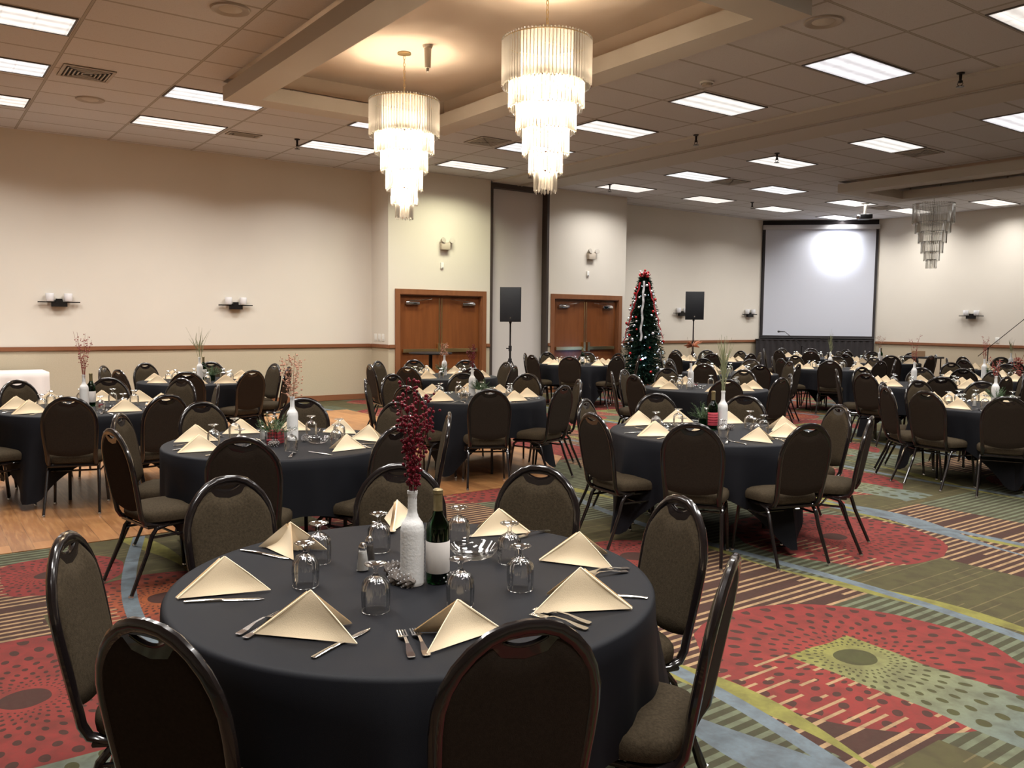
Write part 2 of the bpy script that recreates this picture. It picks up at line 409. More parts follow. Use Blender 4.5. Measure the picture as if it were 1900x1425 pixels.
class MB:
    def __init__(s): s.bm = bmesh.new()
    def box(s, x0, x1, y0, y1, z0, z1, mi=0):
        v = [s.bm.verts.new(p) for p in ((x0, y0, z0), (x1, y0, z0), (x1, y1, z0), (x0, y1, z0), (x0, y0, z1), (x1, y0, z1), (x1, y1, z1), (x0, y1, z1))]
        for f in ((0, 3, 2, 1), (4, 5, 6, 7), (0, 1, 5, 4), (1, 2, 6, 5), (2, 3, 7, 6), (3, 0, 4, 7)):
            s.bm.faces.new([v[i] for i in f]).material_index = mi
        return s
    def rbox(s, x0, x1, y0, y1, z0, z1, r=.01, seg=2):
        b2 = MB().box(x0, x1, y0, y1, z0, z1)
        bmesh.ops.bevel(b2.bm, geom=b2.bm.edges[:], offset=r, segments=seg, affect='EDGES', profile=.5)
        return s.join(b2)
    def join(s, o, mtx=None):
        me = bpy.data.meshes.new('tmp'); o.bm.to_mesh(me)
        if mtx is not None: me.transform(mtx)
        s.bm.from_mesh(me); bpy.data.meshes.remove(me); o.bm.free()
        return s
    def lathe(s, prof, n=16, c=(0, 0, 0), close=False, mi=0):
        rings = []
        for r, z in prof:
            if r < 1e-6: rings.append([s.bm.verts.new((c[0], c[1], c[2] + z))])
            else: rings.append([s.bm.verts.new((c[0] + r * cos(2 * pi * i / n), c[1] + r * sin(2 * pi * i / n), c[2] + z)) for i in range(n)])
        pr = list(zip(rings, rings[1:])) + ([(rings[-1], rings[0])] if close else [])
        for a, b in pr:
            if len(a) == 1 and len(b) == 1: continue
            for i in range(n):
                j = (i + 1) % n
                if len(a) == 1: f = (a[0], b[j], b[i])
                elif len(b) == 1: f = (a[i], a[j], b[0])
                else: f = (a[i], a[j], b[j], b[i])
                try: s.bm.faces.new(f).material_index = mi
                except ValueError: pass
        return s
    def tube(s, pts, r=.01, n=8, closed=False, sx=1.0, caps=True):
        """tube along points; r may be a list; sx scales the binormal axis"""
        P = [Vector(p) for p in pts]; m = len(P)
        rr = r if isinstance(r, (list, tuple)) else [r] * m
        rings = []; prev = None
        for i in range(m):
            if closed: t = (P[(i + 1) % m] - P[i - 1])
            else: t = P[min(i + 1, m - 1)] - P[max(i - 1, 0)]
            if t.length < 1e-9: t = Vector((0, 0, 1))
            t.normalize()
            if prev is None:
                a = Vector((0, 1, 0)) if abs(t.y) < .9 else Vector((1, 0, 0))
                u = t.cross(a).normalized()
            else:
                u = prev - t * prev.dot(t)
                u = u.normalized() if u.length > 1e-6 else t.orthogonal().normalized()
            prev = u; v = t.cross(u)
            rings.append([s.bm.verts.new(P[i] + (u * cos(2 * pi * k / n) + v * sin(2 * pi * k / n) * sx) * rr[i]) for k in range(n)])
        R = list(zip(rings, rings[1:])) + ([(rings[-1], rings[0])] if closed else [])
        for a, b in R:
            for k in range(n):
                l = (k + 1) % n
                s.bm.faces.new((a[k], a[l], b[l], b[k]))
        if not closed and caps:
            s.bm.faces.new(rings[0][::-1]); s.bm.faces.new(rings[-1])
        return s
    def ball(s, c, r, sub=1, sz=1.0):
        g = bmesh.ops.create_icosphere(s.bm, subdivisions=sub, radius=r)
        for v in g['verts']: v.co.z *= sz; v.co += Vector(c)
        return s
    def poly(s, pts, z0, z1, mi=0):
        a = [s.bm.verts.new((x, y, z0)) for x, y in pts]; b = [s.bm.verts.new((x, y, z1)) for x, y in pts]
        n = len(pts)
        s.bm.faces.new(a[::-1]); s.bm.faces.new(b)
        for i in range(n): s.bm.faces.new((a[i], a[(i + 1) % n], b[(i + 1) % n], b[i]))
        return s
    def grid(s, f, nu, nv):
        V = [[s.bm.verts.new(f(i / nu, j / nv)) for j in range(nv + 1)] for i in range(nu + 1)]
        for i in range(nu):
            for j in range(nv): s.bm.faces.new((V[i][j], V[i + 1][j], V[i + 1][j + 1], V[i][j + 1]))
        return s
    def build(s, name, m, parent=None, smooth=True, loc=None, rz=None, angle=40):
        bmesh.ops.recalc_face_normals(s.bm, faces=s.bm.faces[:])
        me = bpy.data.meshes.new(name); s.bm.to_mesh(me); s.bm.free()
        for x in (m if isinstance(m, (list, tuple)) else [m]): me.materials.append(M[x] if isinstance(x, str) else x)
        if smooth:
            for p in me.polygons: p.use_smooth = True
            try: me.set_sharp_from_angle(angle=radians(angle))
            except Exception: pass
        o = bpy.data.objects.new(name, me); COL.objects.link(o)
        if parent: o.parent = parent
        if loc: o.location = loc
        if rz is not None: o.rotation_euler = (0, 0, rz)
        return o

def struct(o, label=None): return tag(o, label=label, kind='structure')
def copy_tree(o, parent=None):
    c = o.copy(); COL.objects.link(c); c.parent = parent
    for ch in list(o.children): copy_tree(ch, c)
    return c
used = set()
def place(proto, loc, rz, label, group=None, scale=None, rx=0, ry=0):
    """first use moves the prototype itself, later uses copy it"""
    if proto.name in used: o = copy_tree(proto)
    else: o = proto; used.add(proto.name)
    o.location = loc; o.rotation_euler = (rx, ry, rz)
    if scale is not None: o.scale = (scale,) * 3 if isinstance(scale, (int, float)) else scale
    o['label'] = label
    if group: o['group'] = group
    return o

# ------------------------------------------------------------------ room shell
H = ROOM_H
XL, XD, XR2, YB = -15.1, -14.4, -15.2, 21.8
XE, YN = 4.2, -4.0
struct(MB().box(XL - .4, XE, YN, YB + .3, -.1, 0).build('floor', 'carpet', smooth=False), 'patterned red, green and brown banquet hall carpet')
dance = [(-6.44, YN + 1.2), (-6.44, 5.05), (-7.55, 6.2), (-13.45, 6.2), (-13.45, YN + 1.2)]
struct(MB().poly(dance, 0.0005, .006).build('floor_wood', 'plank', smooth=False), 'wood plank dance floor set in the carpet')
c1 = (-10.5, -4.5, 3.24, 6.37); c2 = (-10.1, -1.5, 15.36, 17.5)
mb = MB()
for x0, x1, y0, y1 in [(XL - .3, XE, YN, c1[2]), (XL - .3, c1[0], c1[2], c1[3]), (c1[1], XE, c1[2], c1[3]), (XL - .3, XE, c1[3], c2[2]), (XL - .3, c2[0], c2[2], c2[3]), (c2[1], XE, c2[2], c2[3]), (XL - .3, XE, c2[3], YB + .3)]:
    mb.box(x0, x1, y0, y1, H, H + .05)
struct(mb.build('ceiling', 'ceil', smooth=False), 'suspended ceiling of beige acoustic tiles')
# partition header band
struct(MB().box(XD, XE, 9.88, 11.34, H - .035, H - .001).build('trim_1', 'plaster', smooth=False), 'smooth ceiling band over the folding partition track')
struct(MB().box(XD + .02, XE, 10.50, 10.53, H - .05, H - .036).box(XD + .02, XE, 10.58, 10.61, H - .05, H - .036).build('trim_2', 'ventmetal', smooth=False), 'thin double metal partition track on the ceiling')

def coffer(n, o, i, zb=4.20, zt=4.66, ledge=.3, lit=True, top='cofferpaint'):
    x0, x1, y0, y1 = o; a0, a1, b0, b1 = i
    def frame(mb, A, B, z0, z1):
        X0, X1, Y0, Y1 = A; P0, P1, Q0, Q1 = B
        mb.box(X0, X1, Y0, Q0, z0, z1).box(X0, X1, Q1, Y1, z0, z1).box(X0, P0, Q0, Q1, z0, z1).box(P1, X1, Q0, Q1, z0, z1)
    mb = MB(); frame(mb, o, i, zb, 4.37)
    struct(mb.build('trim_%d' % n, 'plaster', smooth=False), 'dropped plaster border around a ceiling coffer')
    j = (a0 - ledge, a1 + ledge, b0 - ledge, b1 + ledge)
    mb = MB(); g = .02
    frame(mb, (x0 - .2, x1 + .2, y0 - .2, y1 + .2), j, H + .051, zt)
    mb.box(x0 - .2, x1 + .2, y0 - .2, y1 + .2, zt, zt + .05)
    struct(mb.build('ceiling', top, smooth=False), 'raised smooth ceiling inside a coffer')
coffer(3, c1, (-10.17, -4.85, 3.6, 6.04))
coffer(4, c2, (-9.72, -1.9, 15.74, 17.12), zt=4.9, ledge=.2)

# walls
DT = 2.06   # door leaf top
def wall(name, mb, label): return struct(mb.build(name, 'wall', smooth=False), label)
wall('wall_left', MB().box(XL - .2, XL, YN, 7.5, 0, H), 'long tan wall at the left with two sconces')
d1 = (7.74, 9.64); d2 = (11.54, 13.44)
def doorwall(name, ya, yb, d, label):
    mb = MB().box(XL, XD, ya, d[0], 0, H).box(XL, XD, d[1], yb, 0, H).box(XL, XD, d[0], d[1], DT + .02, H)
    mb.box(XL, XD - .2, d[0], d[1], 0, DT + .02)
    wall(name, mb, label)
doorwall('wall_left_doors', 7.5, 9.84, d1, 'projecting tan wall with the nearer double doors')
doorwall('wall_left_far_doors', 11.36, 13.65, d2, 'projecting tan wall with the farther double doors')
wall('wall_left_rear', MB().box(XR2 - .2, XR2, 13.65, 19.62, 0, H).box(XR2, XL, 13.4, 13.65, 0, H), 'recessed tan wall behind the decorated tree')
wall('wall_back', MB().box(-13.02, XE, YB, YB + .2, 0, H), 'far tan wall right of the projection screen')
wall('wall_right', MB().box(XE, XE + .2, YN, YB + .2, 0, H), 'side wall behind the photographer')
wall('wall_near', MB().box(XL - .2, XE + .2, YN - .2, YN, 0, H), 'near end wall out of view')
# partition pocket
struct(MB().box(XL, XD - .2, 9.84, 11.36, 0, H).build('wall_partition', 'jamb', smooth=False), 'back of the folding partition pocket')
struct(MB().box(XD - .2, XD - .15, 9.93, 11.30, .02, H - .12).build('door_5', 'panel', smooth=False), 'tall pale grey panel closing the partition pocket')
struct(MB().box(XD - .2, XD + .012, 9.84, 9.90, 0, H - .04).box(XD - .2, XD + .012, 11.31, 11.37, 0, H - .04).box(XD - .2, XD + .012, 9.90, 11.31, H - .13, H - .036).build('trim_5', 'jamb', smooth=False), 'dark bronze frame around the partition pocket')
# diagonal corner behind screen
P0, P1 = Vector((XR2, 19.62, 0)), Vector((-13.02, YB, 0))
dd = (P1 - P0).normalized(); dn = Vector((dd.y, -dd.x, 0))
def diag(mb, u0_, u1_, n0, n1, z0, z1):
    pts = [P0 + dd * u0_ + dn * n0, P0 + dd * u1_ + dn * n0, P0 + dd * u1_ + dn * n1, P0 + dd * u0_ + dn * n1]
    return mb.poly([(p.x, p.y) for p in pts], z0, z1)
LD = (P1 - P0).length
struct(diag(MB(), -.2, LD + .2, -.15, 0, 0, H).build('wall_corner', 'charcoal', smooth=False), 'dark diagonal corner wall behind the projection screen')

# chair rail and baseboard
def rails(z0, z1, dep, nm, k, lab):
    segs = [('left', (XL, XL + dep, YN, 7.5 - dep)), ('left_return', (XL, XD + dep, 7.5 - dep, 7.5)), ('doors_a', (XD, XD + dep, 7.5, 7.64)), ('doors_b', (XD, XD + dep, 9.74, 9.84)),
            ('far_doors_a', (XD, XD + dep, 11.37, 11.44)), ('far_doors_b', (XD, XD + dep, 13.54, 13.65)), ('rear', (XR2, XR2 + dep, 13.65, 19.6)), ('back', (-12.98, XE, YB - dep, YB))]
    for i, (s, (a, b_, c_, d_)) in enumerate(segs):
        mb = MB().box(a, b_, c_, d_, z0, z1)
        bmesh.ops.bevel(mb.bm, geom=mb.bm.edges[:], offset=min(.008, (b_ - a) * .3, (d_ - c_) * .3), segments=2, affect='EDGES')
        nme = ('trim_%d' % (k + i)) if nm == 'trim' else 'baseboard_' + s
        struct(mb.build(nme, 'trimwood'), lab)
rails(1.02, 1.09, .03, 'trim', 10, 'oak chair rail along the wall')
rails(0, .11, .018, 'baseboard', 0, 'oak baseboard along the wall')

# doors
def double_doors(n, d, where):
    y0, y1 = d; ym = (y0 + y1) / 2
    t = MB().box(XD, XD + .025, y0 - .1, y0, 0, DT + .1).box(XD, XD + .025, y1, y1 + .1, 0, DT + .1).box(XD, XD + .025, y0, y1, DT, DT + .1)
    t.box(XD - .12, XD, y0, y0 + .02, 0, DT).box(XD - .12, XD, y1 - .02, y1, 0, DT).box(XD - .12, XD, y0 + .02, y1 - .02, DT - .02, DT)
    struct(t.build('trim_%d' % (n + 30), 'framewood', smooth=False), 'oak casing around the %s double doors' % where)
    for k, (a, b_, side) in enumerate(((y0 + .03, ym - .004, 'left'), (ym + .004, y1 - .03, 'right'))):
        o = MB().rbox(XD - .11, XD - .065, a, b_, .012, DT - .03, .003, 1).build('door_%d' % (n + k), 'doorwood')
        struct(o, '%s leaf of the %s oak double doors' % (side, where))
        xf = XD - .065
        hinge, latch = (a, b_) if k == 0 else (b_, a); sg = 1 if k == 0 else -1
        pb = MB().box(xf, xf + .05, a + .06, b_ - .06, .93, 1.0); pb.box(xf, xf + .075, *sorted((latch - sg * .03, latch - sg * .09)), .90, 1.10)
        pb.build('push_bar', 'brass', o, smooth=False)
        MB().box(xf, xf + .012, *sorted((latch - sg * .012, latch - sg * .035)), 1.10, DT - .06).build('latch_rod', 'brass', o, smooth=False)
        cl = MB().rbox(xf, xf + .06, *sorted((hinge + sg * .12, hinge + sg * .42)), DT - .20, DT - .14, .01)
        cl.tube([(xf + .04, hinge + sg * .15, DT - .13), (xf + .10, hinge + sg * .45, DT - .11), (xf + .05, hinge + sg * .70, DT - .08)], .008, 6)
        cl.build('door_closer', 'chrome', o)
        MB().box(xf, xf + .003, a + .03, b_ - .03, .05, .22).build('kick_plate', 'jamb', o, smooth=False)
double_doors(1, d1, 'nearer')
double_doors(3, d2, 'farther')

# ------------------------------------------------------------------ ceiling fixtures
NAMES_T = {}
def troffer_proto():
    t = empty('ceiling_light', label='x', cat='ceiling light')
    mb = MB()
    mb.box(-.305, -.285, -.62, .62, -.012, 0).box(.285, .305, -.62, .62, -.012, 0).box(-.285, .285, -.62, -.60, -.012, 0).box(-.285, .285, .60, .62, -.012, 0)
    mb.build('frame', 'lightframe', t, smooth=False)
    mb = MB().box(-.284, .284, -.599, .599, -.008, -.002)
    mb.build('diffuser', DIFF[0], t, smooth=False)
    return t
tp = troffer_proto()
rows_y = {0: 'row nearest the camera', 1: 'row beside the near end of the chandelier coffer', 2: 'row beside the far end of the chandelier coffer', 3: 'row behind the chandeliers', 4: 'first row beyond the partition track', 5: 'second row beyond the partition track', 6: 'row before the screen', 7: 'farthest row by the back wall'}
rown = ['in the row nearest the camera', 'in the row left of the coffer', 'in the row behind the left chandelier', 'in the row before the partition track', 'in the row past the partition track', 'second row past the partition track', 'above the projector', 'in the farthest row']
ordw = ['nearest the left wall', 'second from the left wall', 'third from the left wall', 'fourth from the left wall', 'fifth from the left wall', 'sixth from the left wall', 'seventh from the left wall', 'eighth from the left wall', 'ninth from the left wall']
def rowidx(y):
    for k, v in enumerate((2, 5, 7.5, 10, 14, 16.5, 19)):
        if y < v: return k
    return 7
cnt = {}
first = True
for (x, y) in sorted(TROFFERS, key=lambda q: (rowidx(q[1]), q[0])):
    if x > -1 and y < 3: continue
    if x > -3: continue
    r = rowidx(y); k = cnt.get(r, 0); cnt[r] = k + 1
    o = place(tp, (x, y, H), 0, 'rectangular lit ceiling panel, %s %s' % (ordw[k], rown[r]), 'fluorescent ceiling panels')
# give each copy its own diffuser tint
for i, o in enumerate([o for o in bpy.data.objects if o.name.startswith('ceiling_light')]):
    for ch in o.children:
        if ch.name.startswith('diffuser'):
            ch.material_slots[0].link = 'OBJECT'; ch.material_slots[0].material = DIFF[(i * 7 + i // 3) % 4]

def vent(x, y, lab, sx=.55, sy=.55):
    t = empty('ceiling_vent', (x, y, H), label=lab, cat='vent', group='ceiling vents')
    MB().box(-sx / 2, sx / 2, -sy / 2, sy / 2, -.006, -.001).build('backing', 'black', t, smooth=False)
    mb = MB(); w_ = .035
    mb.box(-sx / 2, sx / 2, -sy / 2, -sy / 2 + w_, -.016, -.006).box(-sx / 2, sx / 2, sy / 2 - w_, sy / 2, -.016, -.006).box(-sx / 2, -sx / 2 + w_, -sy / 2 + w_, sy / 2 - w_, -.016, -.006).box(sx / 2 - w_, sx / 2, -sy / 2 + w_, sy / 2 - w_, -.016, -.006)
    mb.build('frame', 'ventmetal', t, smooth=False)
    mb = MB()
    for q in range(5):
        a = .05 + q * .042
        if a + .02 > min(sx, sy) / 2: break
        mb.box(-sx / 2 + a, sx / 2 - a, -sy / 2 + a, -sy / 2 + a + .016, -.022, -.008).box(-sx / 2 + a, sx / 2 - a, sy / 2 - a - .016, sy / 2 - a, -.022, -.008)
        mb.box(-sx / 2 + a, -sx / 2 + a + .016, -sy / 2 + a, sy / 2 - a, -.022, -.008).box(sx / 2 - a - .016, sx / 2 - a, -sy / 2 + a, sy / 2 - a, -.022, -.008)
    mb.build('louvre', 'ventmetal', t, smooth=False)
vent(-11.1, 1.85, 'square louvred ceiling vent beside the left ceiling lights')
vent(-13.25, 4.4, 'small dark ceiling vent near the left wall', .25, .5)
vent(-11.3, 7.65, 'square ceiling vent between the two chandeliers')
vent(-7.55, 13.75, 'ceiling vent beside a light at upper right')
vent(-11.45, 13.72, 'ceiling vent beside a light above the decorated tree')
vent(-11.6, 19.6, 'pale ceiling vent near the projector')

spk = empty('ceiling_speaker', label='x', cat='speaker')
MB().lathe([(0, -.004), (.13, -.006), (.15, -.016), (.17, -.016), (.18, -.002)], 28).build('grille', 'ventmetal', spk)
MB().lathe([(.105, -.0065), (.06, -.02), (0, -.024)], 24).build('cone', 'plaster', spk)
for (x, y), lab in (((-8.0, 2.55), 'round ceiling speaker at top left near the coffer'), ((-4.9, 7.12), 'round ceiling speaker right of the coffer corner'), ((-12.4, 2.1), 'small round ceiling speaker left of the long light')):
    place(spk, (x, y, H), 0, lab, 'round ceiling speakers')
sp = empty('sprinkler_head', label='x', cat='sprinkler')
MB().lathe([(0, 0), (.03, 0), (.028, -.01), (.012, -.014), (.010, -.055), (.016, -.06), (.012, -.075), (0, -.078)], 10).build('stem', 'darkmetal', sp)
MB().lathe([(0, -.105), (.028, -.105), (.03, -.102), (0, -.1)], 12).build('deflector', 'darkmetal', sp)
MB().tube([(-.014, 0, -.06), (-.02, 0, -.085), (0, 0, -.102), (.02, 0, -.085), (.014, 0, -.06)], .003, 6).build('yoke', 'darkmetal', sp)
for (x, y), lab in (((-13.06, 5.19), 'dark sprinkler head left of the left chandelier'), ((-4.93, 9.77), 'dark sprinkler head at the upper right of the ceiling'), ((-8.93, 9.87), 'dark sprinkler head on the partition band'),
                    ((-9.04, 11.98), 'dark sprinkler head before a ceiling light at centre right'), ((-13.23, 12.04), 'dark sprinkler head above the farther doors'), ((-13.04, 16.41), 'dark sprinkler head above the second black speaker'), ((-12.92, 9.72), 'dark sprinkler head above the partition panel')):
    place(sp, (x, y, H if not 9.88 < y < 11.3 else H - .035), 0, lab, 'sprinkler heads', scale=1.5)
t = empty('smoke_detector', (-6.92, 7.81, H), label='round white smoke detector above a ceiling light', cat='smoke detector')
MB().lathe([(0, 0), (.085, 0), (.085, -.018), (.07, -.024)], 20).build('base', 'whiteplastic', t)
MB().lathe([(.06, -.024), (.055, -.05), (0, -.055)], 20).build('sensor_cap', 'beigeplastic', t)

# ------------------------------------------------------------------ chandeliers
TIERS = [(.40, 4.10, 3.70, 76), (.335, 3.74, 3.50, 60), (.265, 3.54, 3.29, 48), (.205, 3.33, 3.08, 38), (.145, 3.12, 2.92, 28), (.098, 2.95, 2.76, 20)]
def chandelier(x, y, ztop, lab, lit=True):
    t = empty('chandelier', (x, y, 0), label=lab, cat='chandelier')
    cm = 'crystal' if lit else 'crystaloff'
    MB().lathe([(0, ztop), (.075, ztop), (.08, ztop - .015), (.03, ztop - .03), (0, ztop - .03)], 20).build('canopy', 'brass' if lit else 'crystaloff', t)
    mb = MB(); z = ztop - .03; k = 0
    while z > 4.06:
        pts = []
        for q in range(10):
            a = 2 * pi * q / 10; u_, v_ = cos(a) * .012, sin(a) * .024
            pts.append((u_ if k % 2 else 0, 0 if k % 2 else u_, z - .024 + v_))
        mb.tube(pts, .0035, 5, closed=True); z -= .04; k += 1
    mb.build('chain', 'brass' if lit else 'crystaloff', t)
    mb = MB().tube([(0, 0, 4.06), (0, 0, 2.86)], .012, 8)
    for r, zt, zb, n in TIERS:
        mb.tube([(r * cos(2 * pi * i / 32), r * sin(2 * pi * i / 32), zt) for i in range(32)], .005, 5, closed=True)
        for a in range(4): mb.tube([(0, 0, zt), (r * cos(a * pi / 2), r * sin(a * pi / 2), zt)], .004, 5)
    mb.build('hoop_frame', 'brass' if lit else 'crystaloff', t)
    for ti, (r, zt, zb, n) in enumerate(TIERS):
        mb = MB()
        for i in range(n):
            a = 2 * pi * i / n; px, py = r * cos(a), r * sin(a)
            w_ = 2 * pi * r / n * .40
            jz = random.uniform(-.008, .008)
            pr = [(px * (1 + k2 * w_ / r) - sin(a) * q * w_, py * (1 + k2 * w_ / r) + cos(a) * q * w_) for q, k2 in ((-1, 0), (0, .9), (1, 0))]
            mb.poly(pr, zb + .012 + jz, zt - .005)
            bx = [mb.bm.verts.new((p[0], p[1], zb + .012 + jz)) for p in pr]; tip = mb.bm.verts.new((px, py, zb - .006 + jz))
            for q in range(3): mb.bm.faces.new((bx[q], bx[(q + 1) % 3], tip))
            if ti == 0: mb.ball((px * 1.01, py * 1.01, zt + .012), .011, 1)
        mb.build('crystal_tier', cm, t, smooth=False)
    if lit:
        for r, z, n in ((.30, 3.72, 12), (.24, 3.52, 9), (.18, 3.32, 7), (.13, 3.12, 5), (0.07, 2.94, 3)):
            for i in range(n):
                a = 2 * pi * (i + .3) / n
                MB().ball((r * cos(a), r * sin(a), z), .022, 1, 1.3).build('bulb', 'chandbulb', t)
        for z, rr_, n, e in ((3.66, .24, 5, .085), (3.44, .18, 4, .06), (3.2, .11, 3, .05), (3.0, 0, 1, .11)):
            for q in range(n):
                ld = bpy.data.lights.new('chandelier_lamp', 'POINT'); ld.energy = CHAND_W * e; ld.color = (1, .78, .55); ld.shadow_soft_size = .05
                lo = bpy.data.objects.new('chandelier_lamp', ld); COL.objects.link(lo); lo.parent = t; lo.location = (rr_ * cos(q * 2 * pi / n), rr_ * sin(q * 2 * pi / n), z)
                lo.visible_camera = False
    return t
chandelier(-8.85, 4.82, 4.66, 'lit tiered crystal chandelier, the left one, hanging in the coffer')
chandelier(-6.17, 4.82, 4.66, 'lit tiered crystal chandelier, the right and nearer one, hanging in the coffer')
chandelier(-9.38, 17.75, H, 'unlit clear crystal chandelier right of the projection screen', False)
t = empty('ceiling_sleeve', (-8.45, 4.9, 4.66), label='brown metal sleeve hanging beside the left chandelier chain', cat='ceiling fixture')
MB().lathe([(0, 0), (.06, 0), (.05, -.03), (.04, -.03), (.035, -.24), (.03, -.25), (0, -.25)], 14).build('sleeve', 'beigeplastic', t)
MB().lathe([(0, -.25), (.018, -.25), (.016, -.29), (0, -.30)], 10).build('cord_end', 'ventmetal', t)

# ------------------------------------------------------------------ wall fixtures
sc_ = empty('wall_sconce', label='x', cat='wall sconce')   # local: +X out of wall, Y along
MB().rbox(0, .03, -.06, .06, -.05, .03, .006).build('back_plate', 'darkmetal', sc_)
mb = MB().box(.04, .07, -.30, .30, -.012, .006).box(.03, .10, -.11, .11, -.075, -.012).box(.02, .08, -.045, .045, -.012, .05)
mb.build('bracket', 'darkmetal', sc_, smooth=False)
for s in (-1, 1):
    MB().lathe([(0, .008), (.05, .010), (.058, .02), (.062, .13), (.060, .135), (.056, .02), (0, .014)], 20, (.07, s * .13, 0)).build('glass_cup', 'opal', sc_)
for loc, rz, lab in (((XL, 2.02, 1.80), 0, 'twin-cup wall sconce, leftmost on the left wall'), ((XL, 4.81, 1.80), 0, 'twin-cup wall sconce on the left wall, nearer the double doors'),
                     ((XR2, 16.37, 1.80), 0, 'twin-cup wall sconce partly behind the second black speaker'), ((XR2, 19.10, 1.80), 0, 'twin-cup wall sconce just left of the screen'),
                     ((-10.41, YB, 1.80), -pi / 2, 'twin-cup wall sconce on the wall right of the screen')):
    place(sc_, loc, rz, lab, 'wall sconces')
em = empty('emergency_light', label='x', cat='emergency light')
MB().rbox(0, .09, -.10, .10, -.10, .04, .012).build('housing', 'beigeplastic', em)
for s, yy_ in ((-1, -.06), (1, .14)):
    h_ = MB().lathe([(0, -.05), (.035, -.05), (.055, .0), (.058, .01), (.05, .012), (0, .006)], 14)
    MB().join(h_, Matrix.Translation((.08, yy_, .085)) @ Matrix.Rotation(radians(35 * s), 4, 'X') @ Matrix.Rotation(radians(70), 4, 'Y')).build('lamp_head', 'ventmetal', em)
place(em, (XD, 8.73, 3.05), 0, 'twin-head emergency light above the nearer double doors', 'emergency lights')
place(em, (XD, 12.55, 3.05), 0, 'twin-head emergency light above the farther double doors', 'emergency lights')
ps = empty('wall_sensor', label='x', cat='sensor')
MB().rbox(0, .03, -.035, .035, -.06, .06, .008).build('cover', 'whiteplastic', ps)
MB().lathe([(0, 0), (.015, .0), (.012, .01), (0, .012)], 10).build('lens', 'opal', ps, loc=(.03, 0, -.03))
place(ps, (XD, 8.68, 2.64), 0, 'small white sensor box below the nearer emergency light', 'door sensors')
place(ps, (XD, 12.48, 2.63), 0, 'small white sensor box below the farther emergency light', 'door sensors')
sw = empty('wall_switch', label='x', cat='switch')
MB().rbox(0, .01, -.05, .05, -.07, .07, .004).build('cover_plate', 'whiteplastic', sw)
MB().box(.01, .016, -.014, .014, -.03, .03).build('toggle', 'whiteplastic', sw, smooth=False)
for k, (x, lab) in enumerate(((-14.93, 'left of three white wall plates above the chair rail'), (-14.77, 'middle of three white wall plates above the chair rail'), (-14.61, 'right of three white wall plates above the chair rail'))):
    place(sw, (x, 7.5, 1.22), -pi / 2, lab, 'white wall plates')
sw2 = copy_tree(sw); sw2.location = (-9.78, YB, 1.2); sw2.rotation_euler = (0, 0, -pi / 2)
tag(sw2, 'small lilac-white wall plate above the rail at far right'); del sw2['group']

# screen
scr = empty('projection_screen', tuple(P0), atan2(dd.y, dd.x), label='large white roll-down projection screen across the far corner', cat='projection screen')
MB().box(.08, LD - .08, -.055, -.05, 1.22, 4.20).build('canvas', 'screen', scr, smooth=False)
MB().box(.02, .08, -.056, -.049, 1.18, 4.20).box(LD - .08, LD - .02, -.056, -.049, 1.18, 4.20).box(.08, LD - .08, -.056, -.049, 1.16, 1.22).build('black_border', 'charcoal', scr, smooth=False)
MB().rbox(-.0, LD + .0, -.14, -.02, 4.16, 4.28, .01).build('case', 'screencase', scr)
MB().tube([(.02, -.053, 1.15), (LD - .02, -.053, 1.15)], .018, 8).build('weight_bar', 'darkmetal', scr)
dr = empty('stage_skirt', tuple(P0), atan2(dd.y, dd.x), label='black pleated skirt panel under the projection screen', cat='drape')
MB().grid(lambda u_, v_: (-.12 + u_ * (LD + .0), -.30 + .012 * sin(u_ * 120), .02 + v_ * 1.08), 220, 2).build('skirt', 'charcoal', dr)
MB().box(-.12, LD - .12, -.315, -.04, 1.10, 1.12).build('shelf_top', 'charcoal', dr, smooth=False)
# projector
pr = empty('projector', (-11.45, 18.55, H), radians(135), label='dark ceiling projector on a pole before the screen', cat='projector')
MB().lathe([(0, 0), (.09, 0), (.09, -.02), (.028, -.03), (.028, -.26), (0, -.26)], 14).build('mount_pole', 'ventmetal', pr)
MB().rbox(-.17, .17, -.14, .14, -.38, -.27, .02).build('body', 'blackplastic', pr)
MB().join(MB().lathe([(0, 0), (.045, 0), (.05, .05), (.04, .055), (0, .05)], 16), Matrix.Translation((-.05, .14, -.325)) @ Matrix.Rotation(-pi / 2, 4, 'X')).build('lens', 'chrome', pr)
ld = bpy.data.lights.new('projector_beam', 'SPOT'); ld.energy = 330; ld.color = (.82, .87, 1.0); ld.spot_size = radians(38); ld.spot_blend = 1.0; ld.shadow_soft_size = .03
lo = bpy.data.objects.new('projector_beam', ld); COL.objects.link(lo)
src = Vector((-11.55, 18.75, 4.1)); tgt = P0 + dd * (LD * .66) + Vector((0, 0, 3.55)); src = Vector((-12.1, 19.2, 4.08))
lo.location = src; lo.rotation_euler = (tgt - src).to_track_quat('-Z', 'Y').to_euler()

